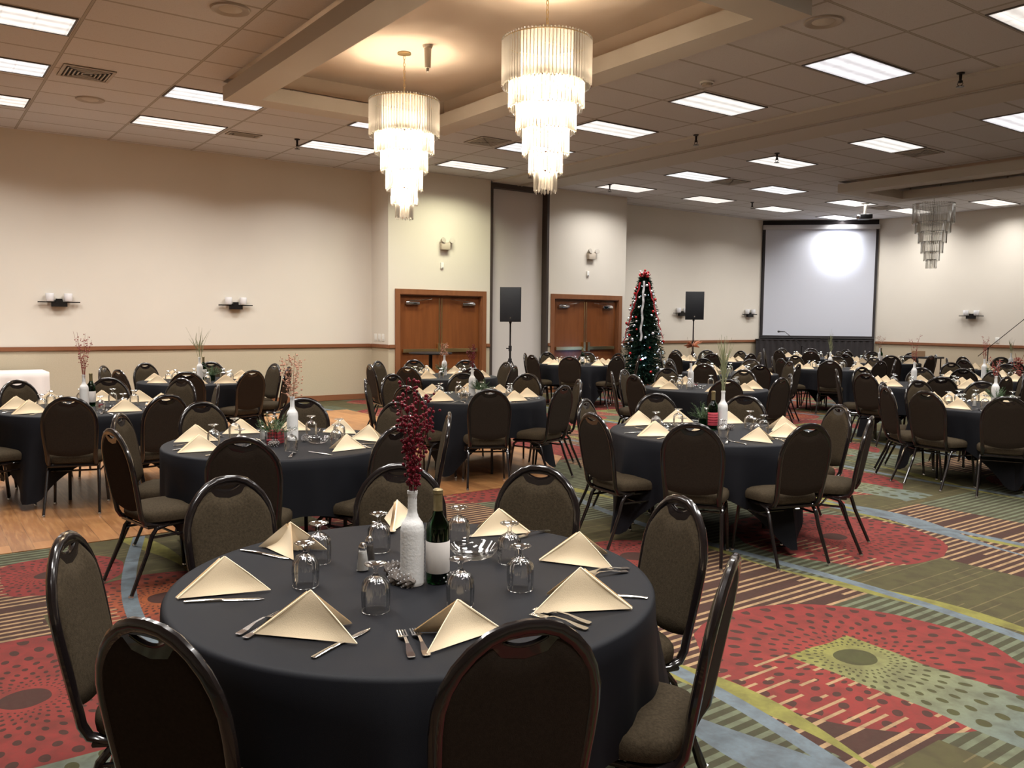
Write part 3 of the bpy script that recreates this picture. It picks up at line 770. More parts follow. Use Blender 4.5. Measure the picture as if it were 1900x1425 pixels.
# PA speakers on stands
def pa_speaker(x, y, rz, lab1, lab2, zb, hh, wd):
    t = empty('speaker_stand', (x, y, 0), rz, label=lab1, cat='speaker stand', group='tripod speaker stands')
    MB().tube([(0, 0, .10), (0, 0, 1.05)], .019, 10).build('lower_pole', 'darkmetal', t)
    MB().tube([(0, 0, 1.0), (0, 0, zb)], .015, 10).build('upper_pole', 'darkmetal', t)
    MB().lathe([(0, -.05), (.03, -.05), (.032, .05), (0, .05)], 12, (0, 0, 1.05)).tube([(.03, 0, 1.05), (.075, 0, 1.05)], .01, 6).build('clamp_collar', 'blackplastic', t)
    MB().lathe([(0, -.04), (.035, -.04), (.035, .04), (0, .04)], 12, (0, 0, .82)).build('leg_hub', 'blackplastic', t)
    for k in range(3):
        a = k * 2 * pi / 3 + .4
        l = MB().tube([(.03 * cos(a), .03 * sin(a), .82), (.48 * cos(a), .48 * sin(a), .02)], .011, 6).tube([(.02 * cos(a), .02 * sin(a), .28), (.26 * cos(a), .26 * sin(a), .41)], .008, 6).build('leg', 'darkmetal', t)
        MB().ball((.48 * cos(a), .48 * sin(a), .016), .016, 1).build('rubber_foot', 'blackplastic', l)
    s = empty('loudspeaker', (x, y, zb), rz, label=lab2, cat='loudspeaker', group='loudspeakers')
    w2 = wd / 2
    MB().poly([(-w2 * .6, -.17), (w2 * .6, -.17), (w2, .17), (-w2, .17)], 0, hh)  .build('cabinet', 'blackplastic', s, smooth=False)
    MB().rbox(-w2 + .008, w2 - .008, .165, .182, .012, hh - .012, .006).build('grille', 'grille', s)
    MB().box(-.012, .012, .182, .185, .06, .09).build('badge', 'chrome', s, smooth=False)
    MB().lathe([(0, -.03), (.025, -.03), (.025, 0), (0, 0)], 10).build('pole_cup', 'blackplastic', s)
pa_speaker(-12.85, 9.25, atan2(9.25, -12.85) + pi / 2 + .0, 'black tripod stand before the pale partition panel', 'black loudspeaker on the stand before the partition panel', 1.55, .64, .395)
pa_speaker(-13.95, 15.5, atan2(15.5, -13.95) + pi / 2 + .1, 'black tripod stand right of the decorated tree', 'black loudspeaker on the stand right of the tree', 1.63, .67, .44)
def mic(x, y, rz, lab, h=1.15, L=.6):
    t = empty('microphone_stand', (x, y, 0), rz, label=lab, cat='microphone stand', group='microphone stands')
    MB().tube([(0, 0, .02), (0, 0, h)], .010, 8).build('pole', 'darkmetal', t)
    MB().lathe([(0, 0), (.13, 0), (.13, .015), (.02, .025), (0, .03)], 18).build('base', 'darkmetal', t)
    MB().tube([(-.2, 0, h - .16), (0, 0, h + .01), (L, 0, h + L * .85)], .007, 6).ball((0, 0, h), .022, 1).build('boom_arm', 'darkmetal', t)
    MB().join(MB().lathe([(0, 0), (.011, 0), (.016, .13), (.027, .15), (.027, .18), (0, .20)], 10), Matrix.Translation((L, 0, h + L * .85)) @ Matrix.Rotation(pi / 2, 4, 'Y')).build('microphone', 'blackplastic', t)
mic(-14.0, 19.9, radians(215), 'microphone stand at the left edge of the screen', .95, .45)
mic(-8.2, 17.9, radians(55), 'boom microphone stand at the right edge', 1.1, .7)

# ------------------------------------------------------------------ tables
TB = {  # name: centre, cloth corner angle(deg), seats (deg)
 'T1': (-2.345, 1.32), 'T2': (-5.47, 2.05), 'T3': (-8.40, 1.35), 'T4': (-11.15, 3.10), 'T5': (-7.50, 4.93), 'T6': (-10.45, 6.35), 'T7': (-12.20, 10.40),
 'T8': (-4.30, 5.00), 'T9': (-7.15, 8.20), 'T10': (-4.05, 9.05), 'T11': (-5.95, 11.2), 'T12': (-9.0, 13.75), 'T13': (-6.15, 13.6), 'T14': (-9.9, 16.9),
 'T15': (-12.1, 14.0), 'T16': (-7.2, 16.6), 'T17': (-9.05, 10.95), 'T18': (-12.0, 17.5)}
TD = {'T1': 'the nearest round table', 'T2': 'the table with the plaid planter', 'T3': 'the table nearest the white buffet', 'T4': 'the table below the sconces', 'T5': 'the table before the left loudspeaker',
 'T6': 'the table by the nearer double doors', 'T7': 'the table by the farther double doors', 'T8': 'the table with the red-labelled bottle', 'T9': 'the table with the copper flower', 'T10': 'the big table at the right edge',
 'T11': 'the table second-nearest at far right', 'T12': 'the table centred before the screen', 'T13': 'the far table with red stems', 'T14': 'the far table right of screen', 'T15': 'the table beside the decorated tree',
 'T16': 'the farthest table at right', 'T17': 'the table behind the copper flower', 'T18': 'the far table left of the screen'}
K = {'T1': [(-2.75, .36), (-1.88, .40), (-3.42, 1.04), (-3.31, 1.78), (-2.94, 2.27), (-2.13, 2.32), (-1.49, 1.84), (-1.45, 1.06)],
 'T2': [(-5.20, .95), (-6.01, 1.14), (-6.55, 1.83), (-6.45, 2.62), (-5.81, 3.09), (-4.97, 3.06), (-4.55, 2.35), (-4.52, 1.45)],
 'T3': [(-7.36, 1.03), (-7.22, 1.75), (-9.5, .9), (-9.45, 1.70), (-8.98, 2.32), (-8.15, 2.42), (-8.7, .25), (-7.9, .3)],
 'T4': [(-12.20, 2.66), (-12.12, 3.50), (-11.34, 4.15), (-10.05, 2.62), (-10.02, 3.38), (-10.55, 4.05), (-11.75, 2.05), (-10.8, 2.05)],
 'T5': [(-8.10, 3.95), (-8.66, 4.55), (-7.05, 3.88), (-6.38, 4.38), (-6.39, 5.25), (-7.99, 6.03), (-8.52, 5.42), (-6.95, 5.93)],
 'T6': [(-10.64, 5.25), (-11.35, 5.72), (-11.6, 6.5), (-11.2, 7.18), (-10.4, 7.43), (-9.55, 6.95), (-9.35, 6.1), (-9.85, 5.42)],
 'T8': [(-4.42, 3.90), (-3.65, 4.07), (-3.22, 4.70), (-3.25, 5.45), (-3.85, 6.00), (-4.80, 6.02), (-5.35, 5.45), (-5.25, 4.55)],
 'T9': [(-8.17, 7.75), (-7.3, 7.1), (-6.25, 7.5), (-8.15, 8.55), (-7.4, 9.25), (-6.52, 8.95), (-7.9, 7.28), (-6.08, 8.3)],
 'T10': [(-4.7, 8.14), (-4.2, 7.97), (-3.48, 8.05), (-5.05, 9.39), (-4.6, 9.95), (-5.08, 8.7), (-3.7, 10.1), (-3.0, 8.7)],
 'T11': [(-6.14, 10.1), (-6.85, 10.55), (-5.25, 10.3), (-7.0, 11.4), (-6.5, 12.15), (-5.5, 12.2), (-4.85, 11.1), (-4.95, 11.8)],
 'T13': [(-6.07, 12.50), (-5.3, 12.9), (-5.05, 13.6), (-7.2, 13.3), (-7.1, 14.2), (-6.4, 14.7), (-5.5, 14.55)]}
for nme, n0 in (('T7', -47), ('T12', -60), ('T14', -50), ('T15', -45), ('T16', -60), ('T17', -70), ('T18', -55)):
    c = TB[nme]
    K[nme] = [(c[0] + 1.07 * cos(radians(n0 + 45 * k + random.uniform(-5, 5))), c[1] + 1.07 * sin(radians(n0 + 45 * k + random.uniform(-5, 5)))) for k in range(8)]

POS8 = ['front', 'front-right', 'right', 'back-right', 'back', 'back-left', 'left', 'front-left']
def pos_words(c, pts):
    """name each point around centre c as seen from the camera, every name used once"""
    base = atan2(-c[1], -c[0]); free = list(range(8)); out = {}
    rel = [((atan2(p[1] - c[1], p[0] - c[0]) - base) / (pi / 4)) % 8 for p in pts]
    pairs = sorted((min(abs(rel[i] - k), 8 - abs(rel[i] - k)), i, k) for i in range(len(pts)) for k in range(8))
    for d_, i, k in pairs:
        if i not in out and k in free: out[i] = k; free.remove(k)
    return [POS8[out[i]] for i in range(len(pts))]

# --- chair
def make_chair():
    t = empty('banquet_chair', label='x', cat='chair', group='banquet chairs around the round tables')
    def ybk(z): return -.205 - max(0, z - .44) * .18
    half = [(0, .937), (.043, .933), (.083, .918), (.120, .890), (.151, .855), (.174, .812), (.187, .765), (.190, .71), (.187, .64), (.180, .56), (.173, .48)]
    def top(x):
        x = abs(x)
        for (a, za), (b_, zb) in zip(half, half[1:7]):
            if x <= b_: return za + (zb - za) * (x - a) / (b_ - a)
        return .765
    L_ = [(-x, ybk(z), z) for x, z in reversed(half)] + [(x, ybk(z), z) for x, z in half[1:]]
    low = [(.172, -.205, .44), (.171, -.185, .405), (.171, -.14, .392), (.171, -.05, .392)]
    path = [(-a, b_, c_) for a, b_, c_ in reversed(low)] + L_ + low
    MB().tube(path, .0145, 10, sx=1.25).build('back_frame', 'frame', t)
    # upholstered panel between bottom curve and dipped top curve
    def wz(z):
        for (a, za), (b_, zb) in zip(half, half[1:]):
            if zb <= z <= za: return a + (b_ - a) * (za - z) / max(za - zb, 1e-6)
        return .173
    def P(x):
        d_ = abs(x)
        if d_ < .052: return top(0) - .062 + .010 * (d_ / .052)
        if d_ < .085: q = (d_ - .052) / .033; q = q * q * (3 - 2 * q); return (top(0) - .052) * (1 - q) + (top(d_) - .004) * q
        return top(d_) - .004
    W = .187
    def panel(side):
        mb = MB(); nu, nv = 28, 14; V = []
        for i in range(nu + 1):
            u_ = -1 + 2 * i / nu; x = W * (1 - (1 - abs(u_)) ** 1.15) * (1 if u_ > 0 else -1)
            zt = P(x) if abs(x) < W else .78
            zb = .500 - .035 * (1 - (x / W) ** 2)
            col = []
            for j in range(nv + 1):
                v_ = j / nv; z = zt + (zb - zt) * v_
                xx = max(-(wz(z) - .002), min(x, wz(z) - .002))
                e = max(0, 1 - u_ ** 6) * max(0, 1 - (2 * v_ - 1) ** 8)
                th = .024 * e ** .5 if side > 0 else -.010 * e ** .5 - .004
                col.append(mb.bm.verts.new((xx, ybk(z) + th, z)))
            V.append(col)
        for i in range(nu):
            for j in range(nv): mb.bm.faces.new((V[i][j], V[i + 1][j], V[i + 1][j + 1], V[i][j + 1]))
        return mb
    panel(1).build('backrest', 'fabric', t)
    panel(-1).build('backrest_shell', 'fabricback', t)
    # hand slot surround
    mb = MB()
    def hl(x): return top(0) - .047 + .016 * (x / .055) ** 2
    def hh_(x): return top(0) - .022 - .004 * (x / .055) ** 2
    for y_ in (.008, -.008):
        for i in range(16):
            xa, xb = -.088 + i * .011, -.088 + (i + 1) * .011
            def strip(f0, f1):
                v = [mb.bm.verts.new((x, ybk(f(x)) + y_, f(x))) for x, f in ((xa, f0), (xb, f0), (xb, f1), (xa, f1))]
                mb.bm.faces.new(v)
            if abs((xa + xb) / 2) < .055:
                strip(lambda x: P(x) - .012, hl); strip(hh_, top)
            else: strip(lambda x: P(x) - .012, top)
    mb.tube([(x * .0055, ybk(hl(x * .0055)), hl(x * .0055)) for x in range(-10, 11)], .0085, 6)
    mb.build('hand_slot', 'frame', t)
    # seat cushion
    mb = MB(); prof = [(.0, .404), (.90, .404), (.985, .412), (1.0, .432), (.99, .455), (.93, .472), (.75, .483), (.4, .490), (0, .492)]
    n = 32; rings = []
    for s_, z in prof:
        if s_ == 0: rings.append([mb.bm.verts.new((0, .0, z))]); continue
        ring = []
        for i in range(n):
            a = 2 * pi * i / n; e = .42
            cx_ = abs(cos(a)) ** e * (1 if cos(a) >= 0 else -1); cy_ = abs(sin(a)) ** e * (1 if sin(a) >= 0 else -1)
            wf = .215 - (.02 if cy_ < 0 else 0) * abs(cy_)
            ring.append(mb.bm.verts.new((cx_ * wf * s_, .015 + cy_ * .205 * s_, z - .012 * max(0, cy_) * (s_ ** 3))))
        rings.append(ring)
    for a, b_ in zip(rings, rings[1:]):
        for i in range(n):
            j = (i + 1) % n
            if len(a) == 1: mb.bm.faces.new((a[0], b_[j], b_[i]))
            elif len(b_) == 1: mb.bm.faces.new((a[i], a[j], b_[0]))
            else: mb.bm.faces.new((a[i], a[j], b_[j], b_[i]))
    mb.build('seat', 'fabric', t)
    mb = MB().tube([(-.178, -.17, .385), (.178, -.17, .385), (.182, .18, .385), (-.182, .18, .385)], .011, 8, closed=True)
    mb.box(-.17, .17, -.16, .17, .392, .403)
    mb.build('seat_frame', 'frame', t)
    for s in (-1, 1):
        MB().tube([(s * .176, .05, .385), (s * .183, .14, .378), (s * .187, .175, .345), (s * .193, .19, .25), (s * .205, .215, .012)], [.012, .013, .013, .0125, .011], 8).build('leg', 'frame', t)
        MB().tube([(s * .178, -.06, .385), (s * .182, -.125, .372), (s * .186, -.155, .335), (s * .190, -.185, .24), (s * .200, -.285, .012)], [.012, .013, .013, .0125, .011], 8).build('leg', 'frame', t)
        MB().tube([(s * .186, -.158, .325), (s * .188, .17, .325)], .008, 6).build('stretcher', 'frame', t)
        for yy_ in (.215, -.287): MB().lathe([(0, 0), (.013, 0), (.014, .012), (.011, .02), (0, .02)], 10, (s * (.205 if yy_ > 0 else .2), yy_, 0)).build('glide', 'chrome', t)
    MB().tube([(-.188, .0, .318), (.188, .0, .318)], .008, 6).build('stretcher', 'frame', t)
    return t
chair_p = make_chair()
seat_angles = {}
for tn, pts in K.items():
    c = TB[tn]; wd = pos_words(c, pts); ang = []
    for p, wname in zip(pts, wd):
        d_ = Vector((c[0] - p[0], c[1] - p[1], 0)); L_ = d_.length; d_.normalize()
        crown = Vector((c[0], c[1], 0)) - d_ * max(L_, .96 if tn == 'T1' else 1.04)
        o = crown + d_ * .292
        rz = atan2(d_.y, d_.x) - pi / 2 + random.uniform(-.07, .07)
        view = 'seen from behind' if 'front' in wname else ('facing the camera' if 'back' in wname else 'seen side-on')
        place(chair_p, (o.x, o.y, 0.006 if (-13.45 < o.x < -6.44 and o.y < 6.1) else 0), rz, 'brown banquet chair %s, %s seat at %s' % (view, wname, TD[tn]))
        ang.append((atan2(-d_.y, -d_.x), wname))
    seat_angles[tn] = ang

# --- table + cloth
tblp = empty('round_table', label='x', cat='table', group='round banquet tables')
MB().lathe([(0, .722), (.75, .722), (.76, .73), (.76, .745), (.75, .752), (0, .752)], 48).build('tabletop', 'doorwood', tblp)
for a in range(4):
    an = pi / 4 + a * pi / 2
    MB().tube([(.42 * cos(an), .42 * sin(an), .722), (.44 * cos(an), .44 * sin(an), .0)], .014, 8).build('leg', 'darkmetal', tblp)
def cloth_mesh(seed, half=1.10, n=144):
    rnd = random.Random(seed); mb = MB(); Z = .757; R = .764
    ph = [rnd.uniform(0, 6.28) for _ in range(4)]
    prof = []
    rings = [[mb.bm.verts.new((0, 0, Z))]]
    for r in (.25, .5, .68, .745):
        rings.append([mb.bm.verts.new((r * cos(2 * pi * i / n), r * sin(2 * pi * i / n), Z)) for i in range(n)])
    m_ = 12
    for j in range(m_ + 1):
        ring = []
        for i in range(n):
            a = 2 * pi * i / n
            full = half / max(abs(cos(a)), abs(sin(a)))
            L_ = min(full - R, .70) ; corner = max(0, (full - half) / (half * .414))
            q = j / m_; s = L_ * q
            if j == 0: r, z = R - .004, Z - .002
            elif j == 1: r, z = R + .003, Z - .012
            else:
                fold = (sin(a * 20 + ph[0]) * .45 + sin(a * 28 + ph[1]) * .35 + sin(a * 12 + ph[2]) * .4)
                amp = .004 + .030 * q * (.3 + corner * .9)
                r = R + .004 + s * (.02 + .16 * corner ** 2) + fold * amp * min(1, q * 2)
                z = Z - .012 - (s) * .985
            ring.append(mb.bm.verts.new((r * cos(a), r * sin(a), z)))
        rings.append(ring)
    for a, b_ in zip(rings, rings[1:]):
        for i in range(n):
            k = (i + 1) % n
            mb.bm.faces.new((a[0], b_[i], b_[k]) if len(a) == 1 else (a[i], b_[i], b_[k], a[k]))
    return mb
cloths = [cloth_mesh(k).build('tablecloth', 'cloth', angle=60) for k in range(3)]
for cl in cloths: tag(cl, 'x', 'tablecloth', 'black tablecloths')
FORCE = {'T8': -8, 'T1': 58}
for i, (tn, c) in enumerate(TB.items()):
    base = .006 if tn in ('T3', 'T4', 'T5', 'T6') else 0
    place(tblp, (c[0], c[1], base), random.uniform(0, 1.5), 'round folding banquet table under black cloth, ' + TD[tn])
    an = sorted(a for a, _ in seat_angles[tn])
    rot = radians(FORCE[tn] + 45) if tn in FORCE else (an[0] + an[1]) / 2 + pi / 4
    place(cloths[i % 3], (c[0], c[1], base), rot - pi / 2, 'black cloth draped over ' + TD[tn])

# --- napkin
def tri_patch(mb, A, B, C, bulge, n=8, th=.004):
    A, B, C = Vector(A), Vector(B), Vector(C); nrm = (B - A).cross(C - A).normalized()
    for side in (0, 1):
        V = {}
        for i in range(n + 1):
            for j in range(n + 1 - i):
                a, b_, c_ = 1 - (i + j) / n, i / n, j / n
                p = A * a + B * b_ + C * c_ + nrm * (bulge * 27 * a * b_ * c_ * .9 + bulge * 1.2 * (b_ * c_)) + nrm * (th * .5 if side else -th * .5)
                V[i, j] = mb.bm.verts.new(p)
        for i in range(n):
            for j in range(n - i):
                f = [V[i, j], V[i + 1, j], V[i, j + 1]]
                mb.bm.faces.new(f if side else f[::-1])
                if j < n - i - 1:
                    f = [V[i + 1, j], V[i + 1, j + 1], V[i, j + 1]]
                    mb.bm.faces.new(f if side else f[::-1])
def make_napkin(mir, op=.10, seed=0):
    r_ = random.Random(seed); m_ = -1 if mir else 1
    mb = MB(); A = (0, 0, .108)
    P0_ = (-.135 * m_, -.02, .003); P1_ = (.125 * m_, -.045, .003); P2_ = (.075 * m_, .03 + op, .003)
    tri_patch(mb, A, P0_, P1_, -.010 * m_)
    tri_patch(mb, A, P0_, P2_, .008 * m_)
    for q in (1, 2):      # folded layers showing beside the spine
        o_ = (-.010 * q * m_, .007 * q)
        tri_patch(mb, (o_[0] * .7, o_[1] * .6, .108 - .002 * q), (P0_[0] + o_[0] * .3, P0_[1] + o_[1], .003), (.05 * m_ + o_[0], -.025 + o_[1] * 1.4, .003), -.008 * m_)
    mb.tube([P0_, (-.066 * m_, -.011, .057), A], .0032, 6)
    mb.tube([A, (.064 * m_, -.024, .057), P1_], .002, 6)
    return mb.build('folded_napkin', 'napkin', angle=50)
naps = [tag(make_napkin(k % 2, .05 + .03 * k, k), 'x', 'napkin', 'cream folded napkins') for k in range(3)]
def napkin(i, x, y, z, rz, label, s=1.0): return place(naps[i % 3], (x, y, z), rz, label, scale=s)

# --- glass
def goblet(n):
    t = [(.036, .0), (.037, .004), (.0385, .04), (.037, .066), (.030, .082), (.016, .092), (.0075, .097), (.0055, .108), (.006, .122), (.012, .132), (.031, .140), (.033, .1425), (.031, .144), (0, .1445)]
    inner = [(0, .0895), (.014, .0885), (.028, .079), (.0345, .064), (.036, .04), (.0345, .002)]
    return MB().lathe(t + [], n).lathe(inner, n)
def make_glass(n=24):
    mb = MB(); prof = [(0, .0985), (.012, .0975), (.026, .090), (.0345, .076), (.0375, .05), (.0375, .001), (.0392, .0), (.0402, .004), (.0402, .05), (.0375, .078), (.0285, .093), (.014, .101), (.0085, .105), (.006, .112), (.0065, .120), (.013, .127), (.030, .132), (.033, .1345), (.031, .1365), (0, .1366)]
    mb.lathe(prof, n)
    # cut flutes on the shoulder
    for v in mb.bm.verts:
        r = hypot(v.co.x, v.co.y)
        if .03 < r and .05 < v.co.z < .09:
            a = atan2(v.co.y, v.co.x); k_ = 1 + .05 * cos(a * 12)
            v.co.x *= k_; v.co.y *= k_
    return tag(mb.build('goblet', 'glass', angle=30), 'x', 'glass', 'upside-down goblets')
glass_hi = make_glass(48)

# --- cutlery
def make_fork():
    mb = MB()
    def plate(y0, y1, w0, w1, z0, z1, th=.0018):
        v = [mb.bm.verts.new(p) for p in ((-w0, y0, z0), (w0, y0, z0), (w1, y1, z1), (-w1, y1, z1), (-w0, y0, z0 + th), (w0, y0, z0 + th), (w1, y1, z1 + th), (-w1, y1, z1 + th))]
        for f in ((0, 3, 2, 1), (4, 5, 6, 7), (0, 1, 5, 4), (1, 2, 6, 5), (2, 3, 7, 6), (3, 0, 4, 7)): mb.bm.faces.new([v[i] for i in f])
    pr = [(-.09, .007, .002), (-.085, .0105, .002), (-.06, .0095, .004), (-.02, .0045, .011), (.02, .0035, .012), (.035, .006, .008), (.045, .0125, .004), (.058, .0135, .003)]
    for a, b_ in zip(pr, pr[1:]): plate(a[0], b_[0], a[1], b_[1], a[2], b_[2])
    for k in range(4):
        x = -.0105 + k * .007
        mb.box(x - .0018, x + .0018, .056, .098, .003, .0052)
    return tag(mb.build('fork', 'steel', angle=35), 'x', 'fork', 'steel forks')
def make_knife():
    mb = MB()
    pr = [(-.115, .005, .003), (-.11, .0085, .003), (-.06, .0075, .006), (-.01, .0055, .006), (.0, .0075, .004), (.07, .0095, .003), (.10, .007, .003), (.115, .001, .002)]
    prev = None
    for y, w_, h_ in pr:
        ring = [mb.bm.verts.new((w_ * cos(a), y, .0005 + h_ * .5 + h_ * .5 * sin(a))) for a in [2 * pi * q / 8 for q in range(8)]]
        if prev:
            for q in range(8): mb.bm.faces.new((prev[q], prev[(q + 1) % 8], ring[(q + 1) % 8], ring[q]))
        else: mb.bm.faces.new(ring)
        prev = ring
    mb.bm.faces.new(prev)
    return tag(mb.build('table_knife', 'steel', angle=35), 'x', 'knife', 'steel table knives')
def make_spoon():
    mb = MB()
    mb.tube([(0, -.09, .004), (0, -.03, .010), (0, .03, .010), (0, .05, .005)], [.006, .003, .0025, .004], 8, sx=1)
    mb.grid(lambda u_, v_: (.019 * v_ * cos(u_ * 2 * pi), .075 + .028 * v_ * sin(u_ * 2 * pi), .001 + .007 * v_ * v_), 20, 5)
    return tag(mb.build('teaspoon', 'steel'), 'x', 'spoon', 'steel teaspoons')
fork_p, knife_p, spoon_p = make_fork(), make_knife(), make_spoon()

# --- bottles and centrepieces
BPROF = [(0, .0), (.034, .0), (.0375, .005), (.0375, .175), (.034, .195), (.020, .215), (.0145, .232), (.0135, .285), (.0155, .287), (.0155, .297), (.013, .30)]
def bottle(kind, loc, label, s=1.0):
    t = empty('wine_bottle', loc, label=label, cat='bottle')
    t.scale = (s, s, s)
    if kind == 'white':
        mb = MB(); pr = []
        zz = [0.0] + [i * .006 for i in range(1, 50)]
        def rad(z):
            for (a, za), (b_, zb) in zip(BPROF[2:], BPROF[3:]):
                if za <= z <= zb: return a + (b_ - a) * (z - za) / (zb - za)
            return .0145
        for i, z in enumerate(zz): pr.append(((rad(z) if z > .005 else .036) + (.0008 if i % 2 else 0), z))
        mb.lathe([(0, 0)] + pr, 20); mb.build('twine_wrap', 'whitebottle', t)
        MB().lathe([(.0145, .29), (.0165, .291), (.0165, .300), (.012, .301), (.010, .296)], 16).build('lip', 'whitebottle', t)
    else:
        MB().lathe(BPROF + [(.010, .298), (.0095, .25), (.011, .235), (.030, .19), (.034, .17), (.034, .008), (0, .006)], 24).build('bottle_body', 'greenglass', t)
        MB().lathe([(.0380, .035), (.0386, .036), (.0386, .135), (.0380, .136)], 24).build('paper_label', 'redlabel' if kind == 'red' else 'label', t)
        MB().lathe([(.0150, .232), (.0145, .285), (.0163, .287), (.0163, .298), (.012, .302), (0, .302)], 20).build('foil_neck', 'foil', t)
        if kind == 'red':
            mb = MB()
            for k in range(4): mb.lathe([(.0387, .055 + k * .02), (.0390, .056 + k * .02), (.0390, .060 + k * .02), (.0387, .061 + k * .02)], 20)
            mb.build('label_stripes', 'berry', t)
    return t
def stems(kind, loc, label, h, n, spread, seed, s=1.0, dens=1.0):
    """dried decoration standing in a bottle neck; origin at the neck opening"""
    rnd = random.Random(seed)
    t = empty({'berry': 'berry_stems', 'grass': 'dried_grass', 'twig': 'twig_bundle', 'blossom': 'blossom_twigs', 'flower': 'copper_flower'}[kind], loc, label=label, cat={'berry': 'berry stems', 'grass': 'dried grass', 'twig': 'twigs', 'blossom': 'blossom twigs', 'flower': 'flower'}[kind])
    sm = {'berry': 'berry', 'grass': 'grass', 'twig': 'twigred', 'blossom': 'twigbrown', 'flower': 'twigbrown'}[kind]
    for k in range(n):
        a = 2 * pi * k / n + rnd.uniform(-.3, .3); sp_ = spread * rnd.uniform(.35, 1); hk = h * rnd.uniform(.72, 1)
        pts = []
        for q in range(9):
            u_ = q / 8; pts.append(Vector((cos(a) * (.004 + sp_ * u_ ** 1.5) + .006 * sin(u_ * 7 + k), sin(a) * (.004 + sp_ * u_ ** 1.5), -.08 + (hk + .08) * u_)))
        st = MB().tube(pts, [.0022 - .0012 * q / 8 for q in range(9)], 5).build('stem', sm, t)
        mb = MB()
        if kind in ('berry', 'twig'):
            nb = int((64 if kind == 'berry' else 26) * dens)
            for q in range(nb):
                u_ = rnd.uniform(.12 if kind == 'berry' else .3, 1); i_ = min(7, int(u_ * 8)); f_ = u_ * 8 - i_
                p = pts[i_].lerp(pts[i_ + 1], f_)
                if p.z < .01: continue
                rr_ = rnd.uniform(.005, .016 + .012 * u_); b_ = rnd.uniform(0, 6.28)
                mb.ball((p.x + rr_ * cos(b_), p.y + rr_ * sin(b_), p.z + rnd.uniform(-.004, .004)), rnd.uniform(.0042, .0068) if kind == 'berry' else rnd.uniform(.004, .007), 1 if kind == 'berry' and dens >= 1 else 0)
            if len(mb.bm.verts): tag(mb.build('berries', 'berry' if kind == 'berry' else 'twigred', st), kind='stuff')
        elif kind == 'grass':
            for q in range(5):
                b_ = rnd.uniform(0, 6.28); z0 = rnd.uniform(.0, .5) * hk; L_ = hk * rnd.uniform(.35, .5)
                base = pts[4]
                mb.tube([(pts[2].x, pts[2].y, z0), (pts[4].x + .02 * cos(b_), pts[4].y + .02 * sin(b_), z0 + L_ * .5), (pts[5].x + .05 * cos(b_), pts[5].y + .05 * sin(b_), z0 + L_)], [.002, .0035, .0008], 4)
            mb.build('blades', 'grass', st)
        elif kind == 'blossom':
            for q in range(26):
                u_ = rnd.uniform(.25, 1); i_ = min(7, int(u_ * 8)); p = pts[i_]; b_ = rnd.uniform(0, 6.28); rr_ = rnd.uniform(.015, .06)
                e = (p.x + rr_ * cos(b_), p.y + rr_ * sin(b_), p.z + rnd.uniform(0, .04))
                mb.tube([p, e], .0009, 3); mb.ball(e, rnd.uniform(.004, .008), 0)
            mb.build('blossoms', 'blossom', st)
        elif kind == 'flower' and k == 0:
            for q in range(22):
                b_ = rnd.uniform(0, 6.28); tilt = rnd.uniform(-.5, .9); L_ = rnd.uniform(.06, .13)
                e = Vector((cos(b_) * L_ * cos(tilt), sin(b_) * L_ * cos(tilt), sin(tilt) * L_)); o_ = pts[6]
                mb.tube([o_, o_ + e * .55 + Vector((0, 0, .012)), o_ + e], [.003, .017, .002], 5, sx=.15)
            mb.build('petals', 'copper', st)
    t.scale = (s,) * 3
    return t
def pinecone(x, y, z, rz, label, s=1.0):
    t = empty('pine_cone', (x, y, z + .02 * s), rz, label=label, cat='pine cone', group='frosted pine cones'); t.scale = (s,) * 3
    mb = MB(); mt = MB(); n = 46
    mb.join(MB().lathe([(0, -.035), (.012, -.028), (.015, 0), (.009, .025), (0, .035)], 8), Matrix.Rotation(pi / 2, 4, 'X'))
    for i in range(n):
        q = i / n; a = i * 2.399; yy_ = -.032 + .066 * q; r_ = .023 * sin(pi * min(1, .22 + q * .78)) ** .7 + .003
        d_ = Vector((cos(a), .55, sin(a))).normalized(); b0 = Vector((0, yy_, 0)); e = b0 + Vector((cos(a) * r_, .010, sin(a) * r_)); s_ = Vector((-sin(a), 0, cos(a))) * .005
        v = [mb.bm.verts.new(p) for p in (b0 - s_ * .5, b0 + s_ * .5, e + s_, e - s_)]
        v2 = [mb.bm.verts.new(p + Vector((0, -.002, 0))) for p in (b0 - s_ * .5, b0 + s_ * .5, e + s_, e - s_)]
        mb.bm.faces.new(v); mb.bm.faces.new(v2[::-1])
        mt.ball(e, .0026, 0)
    mb.build('scales', 'cone', t); mt.build('frosted_tips', 'frost', t)
    return t
def greenery(t, seed, n=26, L=.10, matn='pine', z0=.07):
    rnd = random.Random(seed); mb = MB()
    for k in range(n):
        b_ = rnd.uniform(0, 6.28); tl = rnd.uniform(.2, 1.3); l_ = L * rnd.uniform(.5, 1.1)
        d_ = Vector((cos(b_) * cos(tl), sin(b_) * cos(tl), sin(tl))); o_ = Vector((cos(b_) * .02, sin(b_) * .02, z0))
        mb.tube([o_, o_ + d_ * l_], [.002, .0008], 3)
        for q in range(14):
            u_ = .15 + .85 * q / 14; p = o_ + d_ * l_ * u_; sd = d_.orthogonal().normalized(); sd = Matrix.Rotation(rnd.uniform(0, 6.28), 3, d_) @ sd
            e = p + (sd + d_ * .8) * .022; w_ = d_.cross(sd) * .0026
            v = [mb.bm.verts.new(x_) for x_ in (p - w_, p + w_, e)]; mb.bm.faces.new(v)
    mb.build('greenery', matn, t)
